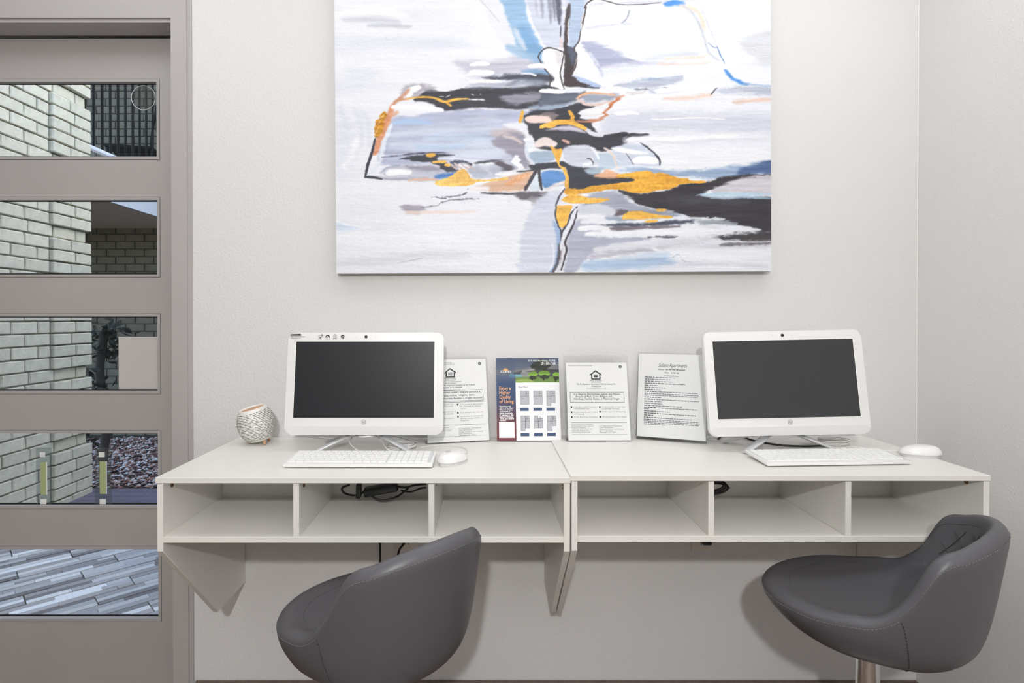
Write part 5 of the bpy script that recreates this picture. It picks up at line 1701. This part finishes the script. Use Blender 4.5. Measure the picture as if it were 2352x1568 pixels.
# ---- middle left: bow of the dark band, rocks and gold
LN('C', [(540, 225), (700, 210), (1000, 180), (1200, 180)], 12, (92, 94, 110), 1.2, 1.5, .15)
PG('C', [(715, 240), (860, 218), (1060, 190), (1250, 190), (1310, 212), (1130, 226), (1110, 268), (900, 256)], (58, 60, 70), 1, 1.5, .12)
PG('C', [(1130, 235), (1250, 225), (1400, 240), (1560, 270), (1300, 265)], (222, 226, 238), 2, 1.5, .05)
PG('C', [(540, 400), (640, 320), (850, 295), (1060, 310), (1180, 380), (1100, 440), (700, 440)], (196, 199, 214), 2.5, 2, .1)
PG('C', [(780, 315), (900, 305), (1080, 320), (1120, 370), (960, 365), (860, 350)], (150, 146, 160), 3, 2, .12, .9)
LN('C', [(520, 390), (600, 330), (720, 310)], 16, (150, 156, 178), 2, 1.2, .1, .9)
LN('C', [(590, 385), (680, 372), (830, 378)], 54, WHT, 1.4, 1.2, .03)
PG('C', [(1050, 270), (1180, 285), (1330, 360), (1300, 385), (1180, 382), (1110, 320)], (60, 62, 72), 1.4, 1.5, .12)
LN('C', [(1260, 285), (1380, 275), (1460, 310)], 40, (78, 84, 102), 1.2, 3, .2)
for k in range(4):
    LN('C', [(1230 + 60 * k, 290), (1330 + 60 * k, 360)], 18, (206, 188, 188), 1, 1, .06)
PG('C', [(1090, 430), (1180, 392), (1310, 380), (1250, 430), (1140, 448)], (74, 122, 192), 2.5, 1.5, .08)
LN('C', [(480, 440), (760, 450), (1120, 460)], 34, (164, 168, 182), 3, 2, .1, .9)
LN('C', [(1480, 290), (1620, 280), (1800, 255)], 30, (82, 84, 96), 1.6, 1.6, .15, 1, .7)
PG('C', [(1430, 350), (1500, 315), (1640, 310), (1820, 240), (1930, 240), (1990, 350), (1830, 395), (1720, 430), (1480, 440)], (184, 190, 206), 1.8, 1.6, .1)
PG('C', [(1700, 280), (1790, 270), (1890, 350), (1880, 378), (1780, 350)], (92, 86, 96), 2.2, 1.5, .12)
LN('C', [(1560, 330), (1640, 350), (1680, 420)], 40, (204, 209, 222), 3, 2, .05, .8)
LN('C', [(1905, 230), (1940, 290), (1985, 355)], 78, (238, 241, 246), 1.2, 2, .06, 1, .5)
LN('C', [(1720, 405), (1850, 395), (1950, 375)], 34, (236, 238, 244), 1.2, 2)
LN('C', [(1940, 380), (2060, 368), (2120, 360)], 18, (66, 66, 76), 1, 1)
LN('C', [(810, 470), (900, 455), (1110, 462)], 28, (228, 190, 172), 1.6, 1.2, .06)
PG('C', [(1480, 560), (1600, 510), (1800, 450), (2060, 385), (2110, 395), (2060, 500), (2010, 570), (1850, 592), (1650, 580)], (218, 180, 154), 2, 1.6, .1)
LN('C', [(1850, 520), (1960, 460), (2050, 410)], 50, (228, 168, 122), 3, 1.5, .08, .9)
PG('C', [(1430, 560), (1520, 525), (1650, 535), (1640, 575), (1520, 580)], (238, 232, 234), 2.5, 1.6, .04)
PG('C', [(1092, 490), (1110, 470), (1230, 432), (1330, 365), (1400, 352), (1440, 400), (1470, 448), (1540, 462), (1700, 448), (1835, 440), (1838, 462), (1700, 474), (1530, 486), (1460, 522), (1280, 528), (1110, 515)], (244, 199, 108), .7, 1.3, .09)
for a in ((1010, 205, 1085, 200, 34), (1070, 275, 1200, 272, 28), (1195, 305, 1240, 312, 30)):
    LN('C', [(a[0], a[1]), (a[2], a[3])], a[4], GLD, .8, 1, .1)
LN('C', [(1430, 545), (1400, 600), (1330, 625), (1050, 640)], 12, (110, 114, 132), 1, 2.4, .2)
LN('C', [(1160, 700), (1250, 665), (1540, 655)], 12, (120, 122, 138), 1, 2.6, .2)
LN('C', [(1100, 640), (1200, 650)], 14, (70, 74, 92), .8, 2.4, .2)
LN('C', [(1560, 602), (1740, 605), (1900, 608)], 18, (72, 72, 84), 1, 1)
PG('C', [(1920, 605), (2080, 590), (2250, 595), (2240, 640), (2160, 690), (2010, 670)], (98, 92, 102), 2.5, 2, .12)
PG('C', [(2060, 660), (2200, 650), (2300, 700), (2260, 760), (2150, 740)], (168, 168, 180), 3, 3, .12, .9)
LN('C', [(1780, 610), (1860, 620), (1900, 680)], 60, (230, 233, 240), 1.2, 1.4)
LN('C', [(1400, 630), (1600, 640), (1740, 660)], 60, (226, 229, 238), 3, 2, .04, .8)
LN('C', [(740, 738), (860, 752), (1000, 752)], 54, (160, 156, 170), 2.4, 2, .12, 1, .7)
LN('C', [(960, 745), (1120, 730), (1150, 690)], 12, (120, 118, 132), 1.4, 1.6, .12)
LN('C', [(800, 792), (1050, 795), (1500, 800)], 26, (234, 214, 206), 2.6, 1.6, .05, .9)
LN('C', [(820, 812), (950, 812)], 16, (214, 186, 178), 2, 1.2, .05, .8)
PG('C', [(60, 890), (200, 920), (330, 940), (260, 985), (60, 1000)], (194, 212, 234), 4, 2, .05, .9)
LN('C', [(60, 880), (180, 920), (400, 950)], 16, WHT, 2, 1)
LN('C', [(60, 1310), (500, 1300), (1000, 1235), (1400, 1230)], 80, (215, 217, 223), 8, 3, .03, .9)
LN('C', [(700, 1320), (850, 1290), (960, 1265)], 8, (176, 178, 188), 1, .6)
LN('C', [(60, 1010), (800, 1060), (1600, 1060)], 160, (238, 240, 245), 14, 4, .02, .8)
# ---- centre: knot under the gold
PG('C', [(2030, 30), (2100, 10), (2130, 120), (2100, 170), (2050, 190), (2030, 110)], (232, 235, 242), 1.2, 1.5, .05)
PG('C', [(2110, -40), (2420, -40), (2420, 60), (2250, 50), (2160, 20)], DRK, 1.2, 1, .1)
LN('C', [(2140, 100), (2230, 75), (2330, 100)], 78, (236, 222, 220), 1.5, 1.2, .05)
PG('C', [(2070, 190), (2160, 170), (2300, 175), (2330, 260), (2220, 290), (2090, 290)], (166, 186, 208), 1.6, 1.4, .1)
LN('C', [(2035, 130), (2050, 230), (2110, 300)], 36, (216, 222, 232), 1.2, 1, .05)
PG('C', [(2060, 320), (2150, 298), (2420, 285), (2420, 350), (2260, 350), (2120, 372)], (62, 64, 74), 1.2, 1.2, .1)
PG('C', [(2190, 400), (2350, 370), (2460, 400), (2440, 500), (2330, 530), (2220, 545)], (98, 146, 204), 2, 1.6, .12)
PG('C', [(2060, 580), (2090, 480), (2150, 400), (2180, 560)], (216, 226, 236), 1, 1, .04)
LN('C', [(2020, 570), (2080, 470), (2140, 365)], 36, (66, 64, 74), 1.2, .8)
LN('C', [(2165, 340), (2175, 450), (2195, 565)], 30, (66, 64, 74), 1.2, .8)
LN('C', [(2240, 560), (2340, 520), (2440, 490)], 30, (230, 222, 224), 1.5, 2)
# ---- lower right quadrant
PG('D', [(-100, 640), (60, 560), (140, 600), (90, 720), (60, 900), (110, 1060), (90, 1200), (40, 1370), (-300, 1380), (-240, 900)], (206, 212, 227), 3, 2.5, .06, .9)
PG('D', [(200, 1000), (320, 840), (700, 980), (1000, 1040), (640, 1100), (420, 1200), (260, 1380), (150, 1380), (190, 1180)], (176, 180, 198), 2.5, 2, .06)
PG('D', [(-40, -20), (500, 10), (760, -20), (790, 60), (640, 125), (400, 110), (120, 70)], DRK, 1.2, 1.4, .12)
PG('D', [(600, 560), (740, 600), (850, 680), (1000, 725), (1340, 785), (1100, 830), (760, 800), (560, 760), (300, 700), (420, 600)], (162, 166, 182), 2.5, 2.5, .14)
PG('D', [(1120, 115), (1500, 130), (2260, 150), (2260, 275), (1900, 315), (1400, 340), (1120, 330)], (236, 238, 243), 2.5, 2, .02)
LN('D', [(780, 60), (1200, 70), (2200, 60)], 70, (224, 226, 234), 5, 3, .05, .9)
LN('D', [(820, 55), (1300, 40), (1900, 15)], 36, WHT, 2, 2.5, .04, .9)
PG('D', [(690, 350), (1000, 340), (1400, 362), (1900, 320), (2260, 270), (2260, 400), (1900, 430), (1600, 440), (1200, 420)], (152, 172, 200), 3, 2.5, .14)
PG('D', [(1920, 350), (2100, 300), (2260, 265), (2260, 395), (2050, 400), (1880, 415)], (82, 106, 146), 3, 2.5, .16)
PG('D', [(150, 280), (330, 325), (480, 345), (560, 400), (700, 425), (870, 445), (870, 468), (700, 492), (500, 502), (380, 545), (200, 548), (205, 450), (170, 330)], (64, 66, 76), 1.2, 1.2, .1)
PG('D', [(700, 560), (900, 592), (1200, 545), (1450, 485), (1600, 480), (1800, 425), (2260, 405), (2260, 445), (1900, 470), (1700, 545), (1520, 600), (1800, 650), (2260, 640), (2260, 960), (1950, 950), (1750, 860), (1400, 835), (1300, 785), (1000, 725), (850, 655)], (62, 60, 66), 1.6, 2, .14)
LN('D', [(1200, 640), (1600, 660), (2000, 690)], 60, (78, 78, 86), 6, 3, .15, .8)
PG('D', [(1600, 590), (1720, 520), (1950, 450), (2260, 425), (2260, 600), (1900, 585)], (206, 202, 210), 2.5, 2.5, .08)
LN('D', [(1500, 600), (1800, 600), (2260, 600)], 36, (188, 212, 230), 1.8, 2, .08, 1, .8)
LN('D', [(1650, 640), (2000, 630), (2260, 645)], 18, (160, 186, 208), 1.6, 1.6, .1)
PG('D', [(145, 150), (330, 98), (450, 125), (515, 220), (470, 300), (340, 318), (200, 290)], (206, 211, 224), 1.4, 1.4, .08)
LN('D', [(430, 130), (480, 180), (505, 250)], 26, (240, 242, 247), 1.2, 1)
LN('D', [(350, 300), (420, 290), (440, 240)], 26, (236, 238, 244), 1, 1)
LN('D', [(390, 240), (430, 250), (450, 300)], 14, (80, 84, 100), 1, 1)
PG('D', [(490, 210), (560, 180), (640, 200), (690, 280), (680, 335), (490, 338)], (192, 207, 224), 1.4, 1.2, .07)
PG('D', [(640, 150), (820, 85), (960, 115), (1070, 200), (1125, 290), (1110, 318), (860, 315), (700, 325), (680, 220)], (206, 213, 229), 1.2, 1.2, .06)
LN('D', [(660, 150), (850, 170), (1000, 190)], 44, WHT, 1.4, 1.2)
LN('D', [(560, 135), (640, 190), (690, 350)], 22, (228, 214, 208), 1.2, .8)
LN('D', [(780, 190), (820, 250), (850, 300)], 10, (120, 116, 130), .8, .6)
LN('D', [(870, 265), (960, 255), (1075, 270)], 84, (247, 248, 250), 1, 1, .02, 1, .3)
LN('D', [(920, 85), (1030, 160), (1110, 255), (1112, 312)], 18, (66, 68, 82), .9, .8, .1, 1, .8)
LN('D', [(150, 60), (210, 80)], 34, (224, 180, 164), 1.4, 1.2)
PG('D', [(360, 360), (480, 330), (560, 350), (500, 400), (420, 400)], (168, 184, 200), 2, 1.6, .1)
PG('D', [(455, 425), (560, 380), (620, 342), (700, 375), (690, 425), (590, 438)], (226, 176, 144), 2, 1.6, .1)
PG('D', [(25, 118), (80, 145), (142, 150), (112, 290), (170, 335), (200, 400), (206, 470), (200, 535), (165, 520), (172, 430), (140, 350), (100, 310), (65, 220)], GLD, .7, 1, .09)
PG('D', [(690, 405), (760, 390), (870, 372), (1010, 368), (1060, 395), (1120, 385), (1300, 432), (1400, 440), (1420, 458), (1570, 475), (1530, 492), (1350, 500), (1210, 545), (1010, 580), (870, 587), (720, 550), (600, 552), (420, 578), (330, 592), (215, 602), (160, 582), (190, 530), (330, 545), (450, 505), (700, 490), (860, 462), (820, 432), (700, 428)], (231, 170, 66), .7, 1.4, .12)
PG('D', [(135, 652), (220, 600), (340, 608), (420, 630), (600, 638), (590, 660), (480, 682), (240, 688)], GLD, .7, 1, .1)
LN('D', [(335, 605), (405, 608)], 14, WHT, .8, .6)
LN('D', [(100, 685), (200, 698), (360, 690)], 14, (236, 232, 238), 1, .8)
PG('D', [(78, 715), (160, 705), (242, 710), (210, 800), (182, 900), (150, 935), (100, 890), (72, 800)], GLD, .7, 1, .12)
PG('D', [(110, 830), (150, 840), (140, 890), (115, 880)], (196, 136, 66), 2.5, 1.5, .2, .7)
for a in ((310, 760, 500, 740, 690, 790, 96, (208, 211, 222)), (330, 870, 420, 872, 530, 870, 42, (232, 233, 240)), (315, 940, 420, 930, 620, 960, 62, (238, 239, 244))):
    LN('D', [(a[0], a[1]), (a[2], a[3]), (a[4], a[5])], a[6], a[7], 1.4, 2, .04, 1, .3)
LN('D', [(680, 800), (740, 780), (800, 775)], 46, (110, 102, 108), 2, 1.6, .12)
LN('D', [(600, 840), (900, 850), (1300, 800)], 40, (150, 162, 182), 2.5, 2.5, .14, .9)
LN('D', [(780, 872), (1200, 862), (1760, 850)], 44, (228, 233, 240), 1.8, 2.8, .06, 1, .8)
LN('D', [(530, 902), (900, 900), (1300, 880), (1500, 870)], 40, (76, 82, 98), 2.2, 2.4, .16, 1, .8)
LN('D', [(620, 940), (900, 938), (1320, 915)], 44, (122, 112, 122), 2.5, 2.2, .12, .95)
LN('D', [(370, 995), (800, 990), (1300, 965), (1640, 955)], 64, (236, 238, 244), 2, 2.6, .05, 1, .6)
LN('D', [(1500, 900), (1800, 930), (2120, 960)], 60, (226, 229, 237), 2, 3.4, .08, 1, .9)
LN('D', [(1500, 880), (1700, 880), (1880, 900)], 40, (160, 168, 178), 2, 3.4, .15, .9)
PG('D', [(735, 838), (800, 772), (920, 765), (1100, 800), (1225, 815), (1222, 842), (1050, 840), (800, 848)], GLD, .7, 1.2, .12)
LN('D', [(1085, 752), (1170, 752)], 36, GLD, .8, 1, .1)
LN('D', [(975, 872), (1090, 862)], 30, GLD, .8, 1, .1)
LN('D', [(1000, 1030), (1300, 1025)], 16, (110, 108, 120), 1.2, 2.4, .2)
PG('D', [(1500, 1050), (1800, 1010), (2260, 980), (2260, 1075), (1900, 1075)], (74, 72, 76), 3, 4, .2)
LN('D', [(480, 1140), (900, 1100), (1500, 1070), (1700, 1060)], 80, (222, 223, 233), 3, 3, .06, .95)
LN('D', [(420, 1215), (700, 1180), (1050, 1150)], 56, (184, 182, 196), 4, 3, .1, .9)
LN('D', [(1100, 1120), (1700, 1120), (2260, 1100)], 60, (206, 206, 214), 4, 3.5, .1, .9)
LN('D', [(1740, 1110), (2000, 1095), (2260, 1085)], 30, (112, 110, 118), 2, 3, .2, .9)
LN('D', [(1620, 1062), (1900, 1075), (2260, 1080)], 8, (232, 232, 230), .8, 1.5)
LN('D', [(360, 1310), (800, 1290), (1250, 1250)], 110, (162, 187, 216), 6, 3, .09, .85)
LN('D', [(900, 1200), (1200, 1190), (1400, 1160)], 40, (196, 212, 230), 4, 3, .06, .8)
LN('D', [(1250, 1190), (1700, 1220), (2260, 1260)], 180, (230, 232, 239), 6, 4, .05, .9)
LN('D', [(1300, 1300), (1700, 1290), (2200, 1330)], 40, (212, 214, 224), 3, 3, .08, .8)
LN('D', [(1240, 1230), (1300, 1200), (1360, 1270), (1500, 1275)], 10, (190, 200, 212), 1, 1.5)
# ---- stem below the gold drop
LN('D', [(60, 880), (105, 1000), (108, 1150), (70, 1290), (10, 1380)], 60, (152, 176, 212), 2.5, 1.5, .1)
LN('D', [(40, 1080), (50, 1250), (-10, 1380)], 20, (230, 234, 242), 1.5, 1)
LN('D', [(85, 720), (70, 800), (98, 900), (128, 970), (122, 1080)], 15, (74, 76, 92), .7, .5)
LN('D', [(165, 540), (110, 620), (75, 720)], 18, (84, 84, 98), .9, .6)
LN('D', [(290, 720), (225, 790), (195, 890), (140, 970), (130, 1070)], 20, (70, 70, 82), .8, .6)
LN('D', [(270, 740), (210, 900), (150, 1020), (130, 1120), (130, 1150)], 30, (222, 227, 236), 1, .8)
LN('D', [(290, 760), (245, 910), (170, 1060), (182, 1140), (150, 1260), (125, 1350)], 20, (66, 62, 68), .8, .6)
LN('D', [(110, 1100), (100, 1230), (45, 1370)], 34, (92, 90, 100), 1.4, 1)
LN('D', [(150, 1100), (135, 1230), (95, 1360)], 30, (214, 214, 222), 1, .8)
LN('D', [(130, 1150), (115, 1280)], 10, (170, 150, 146), .8, .5)
mk_ = np.ones_like(pa.X)
for mx0, mx1, my0, my1 in ((1150, 1375, -60, 215), (835, 985, 170, 420), (1225, 1345, 300, 640), (1560, 1700, -60, 210)):
    d_ = np.maximum(np.maximum(mx0 - pa.X, pa.X - mx1), np.maximum(my0 - pa.Y, pa.Y - my1))
    mk_ = np.minimum(mk_, np.clip(d_ / 30, 0.06, 1))
pa.smear(13, 2.2, mk_)
fine = pa.noise(60, 5) * .5 + pa.noise(26, 2.6) * .5
pa.C = np.clip(pa.C * (1 + .016 * fine[..., None]), 0, 255)
for kind_, a_ in LATE:
    (pa.line if kind_ else pa.poly)(*a_)
pa.smear(1.2, 1.2)
leaf = ((pa.C[..., 0] - pa.C[..., 2]) > 85)[..., None]
pa.C = np.where(leaf, np.clip(pa.C * (1 + (.07 * pa.noise(7, 6) + .06 * pa.noise(2.6, 2.4) + .06 * pa.noise(60, 40))[..., None] * np.array([.6, 1, 1.6])), 0, 255), pa.C)
# canvas weave in the paint
pa.C = np.clip(pa.C * (1 + .010 * pa.r.randn(pa.ny, pa.nx, 1)), 0, 255)
pw, phh = 998 * K_, 683 * K_
pt_ = empty('abstract_painting', ((1272 - 1115) * K_, WY, CAMZ + (731 - 625.3) * K_), 0)
pt_.rotation_euler = (0, rad(-0.32), 0)
relief = (pa.n1 * .5 + pa.n2 * .5) * 0.0005
def can_fn(fx, fy):
    return np.stack([(fx - .5) * pw, -(WY - PY) - relief, (1 - fy) * phh], -1)
pa.build('painted_canvas', can_fn, attr_mat('oil_paint', 0.42, bump=(260, .25)), pt_)
th_ = WY - PY
multi_box('canvas_edge', [(-pw / 2, pw / 2, -th_ + 0.0012, -0.006, 0, 0.004), (-pw / 2, pw / 2, -th_ + 0.0012, -0.006, phh - 0.004, phh), (-pw / 2, -pw / 2 + 0.004, -th_ + 0.0012, -0.006, 0.004, phh - 0.004), (pw / 2 - 0.004, pw / 2, -th_ + 0.0012, -0.006, 0.004, phh - 0.004)], M['canvas_edge'], pt_)
multi_box('stretcher_bar', [(-pw / 2 + 0.006, pw / 2 - 0.006, -0.0235, -0.0005, 0.006, 0.046), (-pw / 2 + 0.006, pw / 2 - 0.006, -0.0235, -0.0005, phh - 0.046, phh - 0.006), (-pw / 2 + 0.006, -pw / 2 + 0.046, -0.0235, -0.0005, 0.046, phh - 0.046), (pw / 2 - 0.046, pw / 2 - 0.006, -0.0235, -0.0005, 0.046, phh - 0.046)], M['canvas_back'], pt_)
tag(pt_, 'large abstract canvas of white, lavender, black and gold strokes on the wall', 'painting')
